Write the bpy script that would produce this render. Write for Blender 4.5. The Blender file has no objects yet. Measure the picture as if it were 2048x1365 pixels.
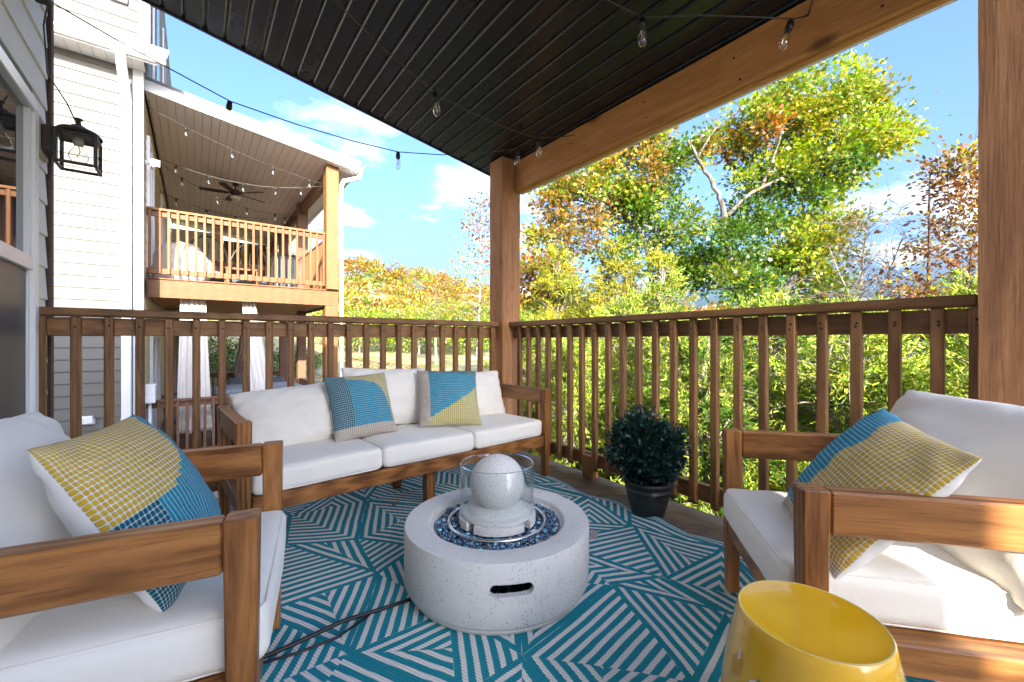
import bpy, bmesh, math, random
import numpy as np
from mathutils import Vector, Matrix, noise as mnoise

S = bpy.context.scene
COL = S.collection
R = math.radians
random.seed(7)

# ---------------------------------------------------------------- camera, sky, sun
cam = bpy.data.objects.new('camera', bpy.data.cameras.new('camera'))
COL.objects.link(cam)
cam.data.sensor_width = 36.0
cam.data.lens = 835.0 / 2048.0 * 36.0
cam.data.clip_start = 0.02
cam.data.clip_end = 4000
cam.location = (0, 0, 0.914)
cam.rotation_euler = (R(90), 0, R(-37.209))
S.camera = cam

SUN_AZ, SUN_EL = R(200), R(22)           # clockwise from +Y
world = bpy.data.worlds.new('World')
S.world = world
world.use_nodes = True
wn = world.node_tree
wn.nodes.clear()
w_out = wn.nodes.new('ShaderNodeOutputWorld')
w_bg = wn.nodes.new('ShaderNodeBackground')
w_bg.inputs['Strength'].default_value = 0.15
w_sky = wn.nodes.new('ShaderNodeTexSky')
w_sky.sky_type = 'NISHITA'
w_sky.sun_disc = False
w_sky.sun_elevation = SUN_EL
w_sky.sun_rotation = SUN_AZ
w_sky.altitude = 300
w_sky.air_density = 1.0
w_sky.dust_density = 10.0
w_sky.ozone_density = 6.0
# thin clouds: noise on the sky direction projected to a flat layer
w_tc = wn.nodes.new('ShaderNodeTexCoord')
w_sep = wn.nodes.new('ShaderNodeSeparateXYZ')
wn.links.new(w_tc.outputs['Generated'], w_sep.inputs[0])
def wmath(op, a, b):
    n = wn.nodes.new('ShaderNodeMath'); n.operation = op
    for i, v in enumerate((a, b)):
        if isinstance(v, (int, float)): n.inputs[i].default_value = v
        else: wn.links.new(v, n.inputs[i])
    return n.outputs[0]
zz = wmath('ADD', wmath('MAXIMUM', w_sep.outputs[2], 0.0), 0.16)
w_cmb = wn.nodes.new('ShaderNodeCombineXYZ')
wn.links.new(wmath('DIVIDE', w_sep.outputs[0], zz), w_cmb.inputs[0])
wn.links.new(wmath('DIVIDE', w_sep.outputs[1], zz), w_cmb.inputs[1])
w_map = wn.nodes.new('ShaderNodeMapping')
w_map.inputs['Location'].default_value = (5.5, 2.2, 0)
w_map.inputs['Rotation'].default_value = (0, 0, R(20))
w_map.inputs['Scale'].default_value = (0.75, 1.05, 1)
wn.links.new(w_cmb.outputs[0], w_map.inputs[0])
w_noise = wn.nodes.new('ShaderNodeTexNoise')
w_noise.inputs['Scale'].default_value = 1.15
w_noise.inputs['Detail'].default_value = 9
w_noise.inputs['Roughness'].default_value = 0.58
w_noise.inputs['Distortion'].default_value = 0.35
wn.links.new(w_map.outputs[0], w_noise.inputs['Vector'])
w_ramp = wn.nodes.new('ShaderNodeValToRGB')
w_ramp.color_ramp.elements[0].position = 0.515
w_ramp.color_ramp.elements[0].color = (0, 0, 0, 1)
w_ramp.color_ramp.elements[1].position = 0.84
w_ramp.color_ramp.elements[1].color = (1, 1, 1, 1)
wn.links.new(w_noise.outputs[0], w_ramp.inputs[0])
w_mix = wn.nodes.new('ShaderNodeMix'); w_mix.data_type = 'RGBA'
wn.links.new(w_ramp.outputs[0], w_mix.inputs[0])
w_tint = wn.nodes.new('ShaderNodeMix'); w_tint.data_type = 'RGBA'; w_tint.blend_type = 'MULTIPLY'
w_tint.inputs[0].default_value = 1.0
wn.links.new(w_sky.outputs[0], w_tint.inputs[6])
w_tint.inputs[7].default_value = (0.44, 0.44, 0.475, 1)
wn.links.new(w_tint.outputs[2], w_mix.inputs[6])
w_bw = wn.nodes.new('ShaderNodeRGBToBW')
wn.links.new(w_sky.outputs[0], w_bw.inputs[0])
w_cl = wn.nodes.new('ShaderNodeVectorMath'); w_cl.operation = 'SCALE'      # clouds: the same light, scattered white
w_cl.inputs[0].default_value = (1.12, 1.03, 0.74)
wn.links.new(wmath('ADD', wmath('MULTIPLY', w_bw.outputs[0], 1.3), 0.9), w_cl.inputs['Scale'])
wn.links.new(w_cl.outputs[0], w_mix.inputs[7])
wn.links.new(w_mix.outputs[2], w_bg.inputs['Color'])
wn.links.new(w_bg.outputs[0], w_out.inputs[0])

sun_d = bpy.data.lights.new('sun', 'SUN')
sun_d.energy = 2.0
sun_d.angle = R(0.5)
sun_d.color = (1.0, 0.90, 0.76)
sun = bpy.data.objects.new('sun', sun_d)
COL.objects.link(sun)
sdir = Vector((math.sin(SUN_AZ) * math.cos(SUN_EL), math.cos(SUN_AZ) * math.cos(SUN_EL), math.sin(SUN_EL)))
sun.rotation_euler = sdir.to_track_quat('Z', 'Y').to_euler()
sun.location = sdir * 40

S.view_settings.view_transform = 'Standard'
S.view_settings.look = 'None'
S.view_settings.exposure = 3.38
S.view_settings.gamma = 1.0
S.view_settings.use_curve_mapping = False
S.cycles.max_bounces = 10
S.cycles.diffuse_bounces = 5
S.cycles.transparent_max_bounces = 24

# ---------------------------------------------------------------- object helpers
def tag(o, label=None, cat=None, group=None, kind=None):
    if label: o['label'] = label
    if cat: o['category'] = cat
    if group: o['group'] = group
    if kind: o['kind'] = kind
    return o

def thing(name, label, cat, loc=(0, 0, 0), rz=0.0, group=None):
    o = bpy.data.objects.new(name, None)
    COL.objects.link(o)
    o.empty_display_size = 0.1
    o.location = loc
    o.rotation_euler = (0, 0, rz)
    return tag(o, label, cat, group)

def link(name, me, parent=None, mat=None):
    if mat is not None and not me.materials:
        me.materials.append(mat)
    o = bpy.data.objects.new(name, me)
    COL.objects.link(o)
    if parent is not None: o.parent = parent
    return o

def copy_to(o, parent=None, loc=None, rz=None):
    c = o.copy()
    COL.objects.link(c)
    if parent is not None: c.parent = parent
    if loc is not None: c.location = loc
    if rz is not None: c.rotation_euler = (0, 0, rz)
    return c

def copy_tree(o, parent=None):
    c = o.copy(); COL.objects.link(c); c.parent = parent
    for ch in list(o.children): copy_tree(ch, c)
    return c

class MB:
    """Collects verts and faces; build() links them as one mesh object."""
    def __init__(self): self.v = []; self.f = []; self.m = []; self.sm = []
    def add(self, vs, fs, m=0, smooth=False):
        b = len(self.v)
        self.v += [tuple(p) for p in vs]
        for f in fs:
            self.f.append([b + i for i in f]); self.m.append(m); self.sm.append(smooth)
        return self
    def box(self, lo, hi, bev=0.0, m=0, mat=None):
        lo = Vector(lo); hi = Vector(hi)
        c = (lo + hi) / 2; h = (hi - lo) / 2
        vs = []; fs = []
        b = min(bev, min(h) * 0.9)
        if b <= 0:
            for sx in (-1, 1):
                for sy in (-1, 1):
                    for sz in (-1, 1): vs.append(Vector((sx * h.x, sy * h.y, sz * h.z)))
            fs = [(0, 1, 3, 2), (4, 6, 7, 5), (0, 4, 5, 1), (2, 3, 7, 6), (0, 2, 6, 4), (1, 5, 7, 3)]
        else:
            idx = {}
            for sx in (-1, 1):
                for sy in (-1, 1):
                    for sz in (-1, 1):
                        s = (sx, sy, sz)
                        for a in range(3):
                            p = [s[k] * (h[k] - (0 if k == a else b)) for k in range(3)]
                            idx[s, a] = len(vs); vs.append(Vector(p))
            for a in range(3):
                o1, o2 = [k for k in range(3) if k != a]
                for sg in (-1, 1):
                    q = []
                    for (p1, p2) in ((-1, -1), (1, -1), (1, 1), (-1, 1)):
                        s = [0, 0, 0]; s[a] = sg; s[o1] = p1; s[o2] = p2
                        q.append(idx[tuple(s), a])
                    n = (vs[q[1]] - vs[q[0]]).cross(vs[q[2]] - vs[q[1]])
                    if n[a] * sg < 0: q.reverse()
                    fs.append(q)
            for a in range(3):          # edges running along axis a
                o1, o2 = [k for k in range(3) if k != a]
                for p1 in (-1, 1):
                    for p2 in (-1, 1):
                        q = []
                        for (sg, ax) in ((-1, o1), (1, o1), (1, o2), (-1, o2)):
                            s = [0, 0, 0]; s[a] = sg; s[o1] = p1; s[o2] = p2
                            q.append(idx[tuple(s), ax])
                        n = (vs[q[1]] - vs[q[0]]).cross(vs[q[2]] - vs[q[1]])
                        if n[o1] * p1 + n[o2] * p2 < 0: q.reverse()
                        fs.append(q)
            for sx in (-1, 1):
                for sy in (-1, 1):
                    for sz in (-1, 1):
                        q = [idx[(sx, sy, sz), a] for a in range(3)]
                        n = (vs[q[1]] - vs[q[0]]).cross(vs[q[2]] - vs[q[1]])
                        if n.x * sx + n.y * sy + n.z * sz < 0: q.reverse()
                        fs.append(q)
        if mat is not None: vs = [mat @ (p + c) for p in vs]
        else: vs = [p + c for p in vs]
        return self.add(vs, fs, m)
    def prism(self, poly, z0, z1, m=0, axis='z'):
        n = len(poly)
        def mk(p, z):
            return {'z': (p[0], p[1], z), 'x': (z, p[0], p[1]), 'y': (p[0], z, p[1])}[axis]
        vs = [mk(p, z0) for p in poly] + [mk(p, z1) for p in poly]
        fs = [list(range(n))[::-1], [n + i for i in range(n)]]
        fs += [(i, (i + 1) % n, n + (i + 1) % n, n + i) for i in range(n)]
        return self.add(vs, fs, m)
    def tube(self, pts, r, n=6, m=0, cap=True):
        pts = [Vector(p) for p in pts]
        rs = r if isinstance(r, (list, tuple)) else [r] * len(pts)
        vs = []; fs = []
        up = Vector((0, 0, 1))
        t0 = (pts[1] - pts[0]).normalized()
        if abs(t0.z) > 0.9: up = Vector((1, 0, 0))
        a = t0.cross(up).normalized()
        for i, p in enumerate(pts):
            if i == 0: t = pts[1] - pts[0]
            elif i == len(pts) - 1: t = pts[i] - pts[i - 1]
            else: t = pts[i + 1] - pts[i - 1]
            if t.length < 1e-9: t = Vector((0, 0, 1))
            t.normalize()
            a = a - t * a.dot(t)
            if a.length < 1e-6: a = t.orthogonal()
            a.normalize()
            b = t.cross(a)
            for k in range(n):
                an = 2 * math.pi * k / n
                vs.append(p + (a * math.cos(an) + b * math.sin(an)) * rs[i])
        for i in range(len(pts) - 1):
            for k in range(n):
                k2 = (k + 1) % n
                fs.append((i * n + k, i * n + k2, (i + 1) * n + k2, (i + 1) * n + k))
        if cap:
            fs.append(list(range(n))[::-1])
            fs.append([(len(pts) - 1) * n + k for k in range(n)])
        return self.add(vs, fs, m, True)
    def lathe(self, prof, n=32, c=(0, 0, 0), m=0, closed=False):
        vs = []; fs = []
        for (r, z) in prof:
            for k in range(n):
                an = 2 * math.pi * k / n
                vs.append((c[0] + r * math.cos(an), c[1] + r * math.sin(an), c[2] + z))
        np_ = len(prof)
        rng = range(np_) if closed else range(np_ - 1)
        for i in rng:
            j = (i + 1) % np_
            for k in range(n):
                k2 = (k + 1) % n
                fs.append((i * n + k, i * n + k2, j * n + k2, j * n + k))
        return self.add(vs, fs, m, True)
    def mesh(self, name, mats, recalc=False, sharp=None):
        me = bpy.data.meshes.new(name)
        me.from_pydata(self.v, [], self.f)
        for mt in (mats if isinstance(mats, (list, tuple)) else [mats]): me.materials.append(mt)
        me.polygons.foreach_set('material_index', self.m)
        me.polygons.foreach_set('use_smooth', self.sm)
        if recalc:
            bm = bmesh.new(); bm.from_mesh(me)
            bmesh.ops.remove_doubles(bm, verts=bm.verts, dist=1e-6)
            bmesh.ops.recalc_face_normals(bm, faces=bm.faces)
            bm.to_mesh(me); bm.free()
        me.update()
        if sharp is not None: me.set_sharp_from_angle(angle=R(sharp))
        return me
    def build(self, name, mats, parent=None, recalc=False, sharp=None):
        return link(name, self.mesh(name, mats, recalc, sharp), parent)

def boxo(name, lo, hi, mat, parent=None, bev=0.003):
    """One box object whose origin is its own centre (so wood grain differs per piece)."""
    lo = Vector(lo); hi = Vector(hi); c = (lo + hi) / 2
    o = MB().box(lo - c, hi - c, bev).build(name, mat, parent)
    o.location = c
    return o

# ---------------------------------------------------------------- material helpers
class NT:
    def __init__(self, name):
        self.mat = bpy.data.materials.new(name)
        self.mat.use_nodes = True
        self.t = self.mat.node_tree
        self.bsdf = self.t.nodes['Principled BSDF']
        self.out = self.t.nodes['Material Output']
    def n(self, typ, **kw):
        nd = self.t.nodes.new('ShaderNode' + typ)
        for k, v in kw.items():
            if k.startswith('_'): setattr(nd, k[1:], v)
            else: self.set(nd.inputs[k.replace('__', ' ')], v)
        return nd
    def set(self, sock, v):
        if isinstance(v, bpy.types.NodeSocket): self.t.links.new(v, sock)
        else: sock.default_value = v
    def math(self, op, a, b=0.0, c=None, clamp=False):
        nd = self.t.nodes.new('ShaderNodeMath'); nd.operation = op; nd.use_clamp = clamp
        self.set(nd.inputs[0], a); self.set(nd.inputs[1], b)
        if c is not None: self.set(nd.inputs[2], c)
        return nd.outputs[0]
    def mix(self, f, a, b, typ='MIX'):
        nd = self.t.nodes.new('ShaderNodeMix'); nd.data_type = 'RGBA'; nd.blend_type = typ
        self.set(nd.inputs[0], f)
        for i, v in ((6, a), (7, b)):
            if isinstance(v, tuple) and len(v) == 3: v = (*v, 1)
            self.set(nd.inputs[i], v)
        return nd.outputs[2]
    def ramp(self, f, stops):
        nd = self.t.nodes.new('ShaderNodeValToRGB')
        cr = nd.color_ramp
        while len(cr.elements) < len(stops): cr.elements.new(0.5)
        for e, (p, c) in zip(cr.elements, stops):
            e.position = p
            e.color = (c, c, c, 1) if isinstance(c, (int, float)) else (*c, 1)
        self.set(nd.inputs[0], f)
        return nd.outputs[0]
    def obj(self, scale=(1, 1, 1), rand=True):
        tc = self.n('TexCoord')
        v = tc.outputs['Object']
        if rand:
            oi = self.n('ObjectInfo')
            ad = self.t.nodes.new('ShaderNodeVectorMath'); ad.operation = 'MULTIPLY_ADD'
            cb = self.n('CombineXYZ', X=oi.outputs['Random'], Y=oi.outputs['Random'], Z=oi.outputs['Random'])
            self.t.links.new(cb.outputs[0], ad.inputs[0])
            ad.inputs[1].default_value = (17.3, 41.1, 29.7)
            self.t.links.new(v, ad.inputs[2])
            v = ad.outputs[0]
        mp = self.n('Mapping', Scale=scale)
        self.t.links.new(v, mp.inputs['Vector'])
        return mp.outputs[0]
    def noise(self, vec, scale=5, detail=4, rough=0.5, dist=0.0):
        nd = self.n('TexNoise', Scale=scale, Detail=detail, Roughness=rough, Distortion=dist)
        self.t.links.new(vec, nd.inputs['Vector'])
        return nd.outputs[0]
    def bump(self, h, strength=0.3, dist=0.01):
        nd = self.n('Bump', Strength=strength, Distance=dist, Height=h)
        self.t.links.new(nd.outputs[0], self.bsdf.inputs['Normal'])
    def base(self, col=None, rough=None, spec=None, metal=None):
        if col is not None:
            if isinstance(col, tuple) and len(col) == 3: col = (*col, 1)
            self.set(self.bsdf.inputs['Base Color'], col)
        if rough is not None: self.set(self.bsdf.inputs['Roughness'], rough)
        if spec is not None: self.set(self.bsdf.inputs['Specular IOR Level'], spec)
        if metal is not None: self.set(self.bsdf.inputs['Metallic'], metal)
        return self.mat

def plain(name, col, rough=0.6, spec=0.5, metal=0.0, vary=0.12, scale=6.0, bump=0.08):
    m = NT(name)
    nz = m.noise(m.obj(), scale, 5, 0.6)
    c = m.mix(nz, tuple(x * (1 - vary) for x in col), tuple(min(1, x * (1 + vary)) for x in col))
    if bump: m.bump(m.noise(m.obj(), scale * 12, 3), bump, 0.004)
    return m.base(c, rough, spec, metal)

def wood(name, dark, light, axis, rough=0.5, scale=1.0, bump=0.25, knots=0.0, contrast=1.0, wear=None):
    m = NT(name)
    k = 'xyz'.index(axis)
    def sc(a, b): s = [a, a, a]; s[k] = b * 1.7; return tuple(x * scale for x in s)
    broad = m.noise(m.obj(sc(11, 0.9)), 1.0, 5, 0.6, 2.2)
    fine = m.noise(m.obj(sc(150, 4)), 1.0, 3, 0.6, 0.3)
    ring = m.n('TexWave', Scale=1.0, Distortion=6.0, Detail=3.0)
    ring.inputs['Detail Scale'].default_value = 1.2
    m.t.links.new(m.obj(sc(16, 1.1)), ring.inputs['Vector'])
    f = m.math('ADD', m.math('MULTIPLY', broad, 0.6), m.math('ADD', m.math('MULTIPLY', fine, 0.22), m.math('MULTIPLY', ring.outputs[0], 0.18)))
    lo = 0.5 - 0.22 / contrast; hi = 0.5 + 0.22 / contrast
    c = m.ramp(f, [(lo, dark), (0.5, tuple((a + b) / 2 for a, b in zip(dark, light))), (hi, light)])
    pores = m.ramp(m.noise(m.obj(sc(260, 5)), 1.0, 2, 0.5), [(.30, 1.0), (.42, 0.0)])
    c = m.mix(m.math('MULTIPLY', pores, .45), c, tuple(x * .55 for x in dark))
    if knots:
        vo = m.n('TexVoronoi', Scale=1.0, Randomness=1.0)
        m.t.links.new(m.obj(sc(4.5, 1.3)), vo.inputs['Vector'])
        kn = m.ramp(vo.outputs['Distance'], [(0.05, 1.0), (0.13, 0.0)])
        c = m.mix(m.math('MULTIPLY', kn, knots), c, tuple(x * 0.35 for x in dark))
    if wear is not None:
        wz = m.ramp(m.noise(m.obj((2.2, 2.2, 2.2)), 1.0, 5, 0.65), [(0.48, 0.0), (0.7, 1.0)])
        c = m.mix(m.math('MULTIPLY', wz, 0.55), c, wear)
    oi = m.n('ObjectInfo')
    hs = m.n('HueSaturation', Saturation=1.0, Color=c)
    m.set(hs.inputs['Value'], m.math('ADD', 0.86, m.math('MULTIPLY', oi.outputs['Random'], 0.28)))
    m.bump(m.math('ADD', m.math('MULTIPLY', fine, 0.7), m.math('MULTIPLY', broad, 0.6)), bump, 0.003)
    rg = m.math('ADD', rough - 0.1, m.math('MULTIPLY', fine, 0.2))
    return m.base(hs.outputs[0], rg, 0.4)

def woods(name, *a, **k):
    return {ax: wood(name + '_' + ax, *a, ax, **k) for ax in 'xyz'}

RAIL = woods('stained_railing_wood', (0.125, 0.055, 0.018), (0.360, 0.175, 0.065), rough=0.5, bump=0.35)
ACACIA = woods('acacia_wood', (0.105, 0.035, 0.008), (0.390, 0.165, 0.046), rough=0.40, bump=0.15, contrast=1.3, knots=0.55)
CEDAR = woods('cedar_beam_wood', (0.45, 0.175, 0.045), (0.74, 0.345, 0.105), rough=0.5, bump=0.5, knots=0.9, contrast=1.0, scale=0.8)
POST = woods('rough_sawn_post', (0.240, 0.105, 0.044), (0.500, 0.245, 0.110), rough=0.8, bump=0.8, knots=0.6, contrast=0.9)
NWOOD = woods('orange_balcony_wood', (0.125, 0.050, 0.015), (0.220, 0.098, 0.033), rough=0.6, bump=0.25, knots=0.5, contrast=0.7)
NBROWN = woods('brown_lower_deck_wood', (0.110, 0.052, 0.028), (0.240, 0.120, 0.068), rough=0.6, bump=0.25)
DECK = woods('weathered_deck_board', (0.11, 0.066, 0.044), (0.25, 0.165, 0.115), rough=0.65, bump=0.4, wear=(0.20, 0.165, 0.14))
DARKWOOD = plain('weathered_edge_wood', (0.13, 0.085, 0.065), 0.85, vary=0.4, scale=30, bump=0.5)

SIDING = NT('painted_siding')
_nz = SIDING.noise(SIDING.obj((1.2, 1.2, 40)), 1.0, 5, 0.6)
_sp = SIDING.noise(SIDING.obj((1, 1, 1)), 1.6, 5, 0.7)
SIDING.bump(_nz, 0.25, 0.003)
SIDING = SIDING.base(SIDING.mix(SIDING.ramp(_sp, [(0.35, 0.0), (0.75, 1.0)]), (0.85, 0.825, 0.785), (0.78, 0.755, 0.72)), 0.6, 0.3)
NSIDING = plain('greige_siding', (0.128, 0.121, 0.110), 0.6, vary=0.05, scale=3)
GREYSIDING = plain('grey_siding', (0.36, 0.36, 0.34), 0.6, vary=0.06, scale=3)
TAN = plain('tan_siding', (0.55, 0.46, 0.30), 0.6, vary=0.08, scale=3)
WHITE = plain('white_trim_paint', (0.78, 0.78, 0.77), 0.4, vary=0.05, scale=4, bump=0.03)
VINYL = plain('white_vinyl_frame', (0.88, 0.89, 0.90), 0.35, vary=0.04, scale=4, bump=0.02)
BLACKMETAL = plain('black_metal', (0.018, 0.018, 0.018), 0.45, vary=0.2)
BRONZE = plain('dark_bronze', (0.045, 0.036, 0.030), 0.45, metal=0.3, vary=0.25, scale=20)
CABLE = plain('olive_black_cable', (0.045, 0.045, 0.036), 0.4, vary=0.3)
RUBBER = plain('black_rubber', (0.012, 0.012, 0.013), 0.5, vary=0.2)
SCREWM = plain('dull_screw', (0.02, 0.018, 0.016), 0.4, metal=0.5)
STEEL = plain('brushed_steel', (0.62, 0.63, 0.64), 0.25, metal=1.0, vary=0.05)
SHUTTERBLUE = plain('dark_blue_shutter', (0.035, 0.055, 0.10), 0.4)
GROUNDDARK = plain('dark_interior', (0.02, 0.018, 0.016), 0.8)

m = NT('black_ceiling_panel')
nz = m.noise(m.obj((6, 1.2, 6)), 1.0, 4, 0.6)
m.bump(m.noise(m.obj((8, 1.5, 8)), 1.0, 3), 0.10, 0.01)
CEIL = m.base(m.mix(nz, (0.010, 0.0095, 0.009), (0.018, 0.017, 0.016)), m.math('ADD', 0.14, m.math('MULTIPLY', nz, 0.22)), 0.6)
m = NT('beige_porch_ceiling')
NCEIL = m.base(m.mix(m.noise(m.obj((1, 1, 1)), 2, 3), (0.78, 0.715, 0.65), (0.84, 0.78, 0.72)), 0.5, 0.4)

def fabric(name, col, vary=0.05, weave=700, bump=0.22, sheen=0.15):
    m = NT(name)
    big = m.noise(m.obj((1, 1, 1)), 3.5, 4, 0.6)
    c = m.mix(big, tuple(x * (1 - vary) for x in col), tuple(min(1, x * (1 + vary)) for x in col))
    fold = m.noise(m.obj((1, 1, 1)), 7, 3, 0.5, 0.6)
    fine = m.noise(m.obj((1, 1, 1)), weave, 2)
    m.bump(m.math('ADD', m.math('MULTIPLY', fold, 10.0), m.math('MULTIPLY', fine, 0.5)), bump, 0.004)
    m.bsdf.inputs['Sheen Weight'].default_value = sheen
    return m.base(c, 0.9, 0.2)
CUSHION = fabric('off_white_cushion_fabric', (0.80, 0.765, 0.70))
CURTAIN = fabric('white_curtain_fabric', (0.66, 0.63, 0.60), weave=400)
CURTAINTAN = fabric('beige_curtain_fabric', (0.42, 0.35, 0.30), weave=400)
PILLOWBACK = fabric('white_pillow_back', (0.72, 0.72, 0.71))
COVERF = fabric('beige_cover_fabric', (0.55, 0.48, 0.42))
NAVYCUSH = fabric('grey_blue_cushion', (0.13, 0.16, 0.20))

def thin_glass(name, tint=(1, 1, 1), gloss=1.0, rough=0.0):
    m = NT(name)
    m.t.nodes.remove(m.bsdf)
    tr = m.n('BsdfTransparent', Color=(*tint, 1))
    gl = m.n('BsdfGlossy', Color=(1, 1, 1, 1), Roughness=rough)
    lw = m.n('LayerWeight', Blend=0.5)
    f = m.math('MULTIPLY', m.math('ADD', m.math('MULTIPLY', m.math('POWER', lw.outputs['Facing'], 4.0), .75), .035), gloss, clamp=True)
    mx = m.n('MixShader')
    m.set(mx.inputs[0], f)
    m.t.links.new(tr.outputs[0], mx.inputs[1]); m.t.links.new(gl.outputs[0], mx.inputs[2])
    m.t.links.new(mx.outputs[0], m.out.inputs[0])
    return m.mat
GLASS = thin_glass('clear_glass', (0.95, 0.965, 0.965), 0.9)
BULBGLASS = thin_glass('bulb_glass', (0.95, 0.95, 0.94), 3.2)
m = NT('window_pane'); m.bsdf.inputs['IOR'].default_value = 1.9
PANE = m.base((0.03, 0.03, 0.032), 0.02, 0.9)
m = NT('insect_screen')
SCREEN = m.base(m.mix(m.noise(m.obj((30, 1, 0.6)), 2.0, 3), (0.060, 0.056, 0.054), (0.11, 0.105, 0.10)), 0.45, 0.4)
m = NT('filament')
FILAMENT = m.base((0.75, 0.42, 0.08), 0.4, 0.5)
# ================================================================ OUR PORCH
def ceil_z(x): return 2.80 - 0.1787 * x
SL = math.atan(0.1787)

# ---- deck: diagonal boards cut to the deck outline
def clip(poly, a, b, c):                 # keep a*x+b*y<=c
    out = []
    for i in range(len(poly)):
        p, q = poly[i], poly[(i + 1) % len(poly)]
        dp = a * p[0] + b * p[1] - c; dq = a * q[0] + b * q[1] - c
        if dp <= 0: out.append(p)
        if dp * dq < 0:
            t = dp / (dp - dq)
            out.append((p[0] + (q[0] - p[0]) * t, p[1] + (q[1] - p[1]) * t))
    return out
deck = thing('porch_deck', 'our raised porch floor of diagonal weathered grey brown boards under the rug', 'deck')
dx0, dx1, dy0, dy1 = -0.575, 2.17, -1.5, 2.97
ang = R(-43); ux, uy = math.cos(ang), math.sin(ang); nx, ny = -uy, ux
ds = [x * nx + y * ny for x in (dx0, dx1) for y in (dy0, dy1)]
d = min(ds)
DECKD = woods('weathered_deck_board_l', (0.11, 0.066, 0.044), (0.25, 0.165, 0.115), rough=0.62, bump=0.4, wear=(0.20, 0.165, 0.14))['x']
while d < max(ds):
    rect = [(d * nx + s * ux, d * ny + s * uy) for s in (-9, 9)] + [((d + 0.134) * nx + s * ux, (d + 0.134) * ny + s * uy) for s in (9, -9)]
    for a, b, c in ((-1, 0, -dx0), (1, 0, dx1), (0, -1, -dy0), (0, 1, dy1)):
        if rect: rect = clip(rect, a, b, c)
    if len(rect) >= 3:
        cx_ = sum(p[0] for p in rect) / len(rect); cy_ = sum(p[1] for p in rect) / len(rect)
        # local frame: x runs along the board
        loc = [((p[0] - cx_) * ux + (p[1] - cy_) * uy, (p[0] - cx_) * nx + (p[1] - cy_) * ny) for p in rect]
        o = MB().prism(loc, -0.026 + random.uniform(-.0015, 0), random.uniform(-.001, 0)).build('deck_board', DECKD, deck, recalc=True)
        o.location = (cx_, cy_, 0); o.rotation_euler = (0, 0, ang)
    d += 0.1385
boxo('rim_joist', (2.13, -1.5, -0.27), (2.168, 2.97, -0.03), NBROWN['y'], deck)
boxo('rim_joist', (-0.57, 2.93, -0.27), (2.12, 2.968, -0.03), NBROWN['x'], deck)
for px_, py_ in ((2.04, 2.84), (2.04, 0.07), (-0.45, 2.84)):
    boxo('deck_support', (px_ - .07, py_ - .07, -2.6), (px_ + .07, py_ + .07, -0.275), NBROWN['z'], deck)

# ---- railings
SCREW = MB().lathe([(0.0045, 0), (0.0045, 0.003), (0.0, 0.004)], 8).mesh('screw', SCREWM)
def baluster_mesh(axis):
    b = MB()
    w, t = 0.036, 0.034
    if axis == 'y': b.box((0, -w, 0.05), (t, 0, 1.030), 0.004)
    else: b.box((0, 0, 0.05), (w, t, 1.030), 0.004)
    # bevelled foot: push the bottom front edge up
    for i, v in enumerate(b.v):
        front = v[0] < t / 2 if axis == 'y' else v[1] < t / 2
        if v[2] < 0.06 and front: b.v[i] = (v[0], v[1], v[2] + 0.024)
    return b.mesh('baluster', RAIL['z'])
rr = thing('wooden_railing', 'long brown stained railing on the right, in front of the trees', 'railing', (2.08, 1.4, 0), 0, 'railings of our porch')
bmy = baluster_mesh('y')
ys = [0.191] + [0.284 + 0.1138 * k for k in range(22)]
for y in ys:
    if y > 2.74: continue
    o = link('baluster', bmy, rr); o.location = (0, y - 1.4, 0)
    for z in ((0.985, 0.968) if y < 1.0 else (0.98,)):
        s = link('screw', SCREW, o); s.location = (0.001, -0.019 + random.uniform(-.004, .004), z + random.uniform(-.004, .004)); s.rotation_euler = (0, R(-90), 0)
    s = link('screw', SCREW, o); s.location = (0.001, -0.018, 0.115); s.rotation_euler = (0, R(-90), 0)
boxo('top_rail', (2.1145, 0.170, 0.940), (2.152, 2.76, 1.026), RAIL['y'], rr).location -= Vector((2.08, 1.4, 0))
boxo('bottom_rail', (2.1145, 0.170, 0.075), (2.152, 2.76, 0.163), RAIL['y'], rr).location -= Vector((2.08, 1.4, 0))
boxo('cap_rail', (2.064, 0.168, 1.0325), (2.158, 2.79, 1.071), RAIL['y'], rr, 0.006).location -= Vector((2.08, 1.4, 0))
boxo('spacer_block', (2.075, 1.862, 0.002), (2.112, 1.955, 0.155), RAIL['z'], rr, .004).location -= Vector((2.08, 1.4, 0))
boxo('spacer_block', (2.1125, 1.875, 0.002), (2.150, 1.965, 0.0745), CEDAR['z'], rr, .004).location -= Vector((2.08, 1.4, 0))

rl = thing('wooden_railing', 'long brown stained railing behind the sofa, facing the neighbouring house', 'railing', (0.7, 2.82, 0), 0, 'railings of our porch')
bmx = baluster_mesh('x')
for k in range(23):
    x = -0.583 + 0.1142 * k
    o = link('baluster', bmx, rl); o.location = (x - 0.7, 0, 0)
    s = link('screw', SCREW, o); s.location = (0.018 + random.uniform(-.004, .004), 0.001, 0.985 + random.uniform(-.004, .004)); s.rotation_euler = (R(90), 0, 0)
boxo('top_rail', (-0.577, 2.8545, 0.940), (1.998, 2.892, 1.026), RAIL['x'], rl).location -= Vector((0.7, 2.82, 0))
boxo('bottom_rail', (-0.577, 2.8545, 0.075), (1.998, 2.892, 0.163), RAIL['x'], rl).location -= Vector((0.7, 2.82, 0))
boxo('cap_rail', (-0.577, 2.803, 1.0325), (1.999, 2.897, 1.071), RAIL['x'], rl, 0.006).location -= Vector((0.7, 2.82, 0))
for x in (0.25, 1.1):
    boxo('spacer_block', (x, 2.822, 0.002), (x + .09, 2.853, 0.155), RAIL['z'], rl, .004).location -= Vector((0.7, 2.82, 0))

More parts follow.
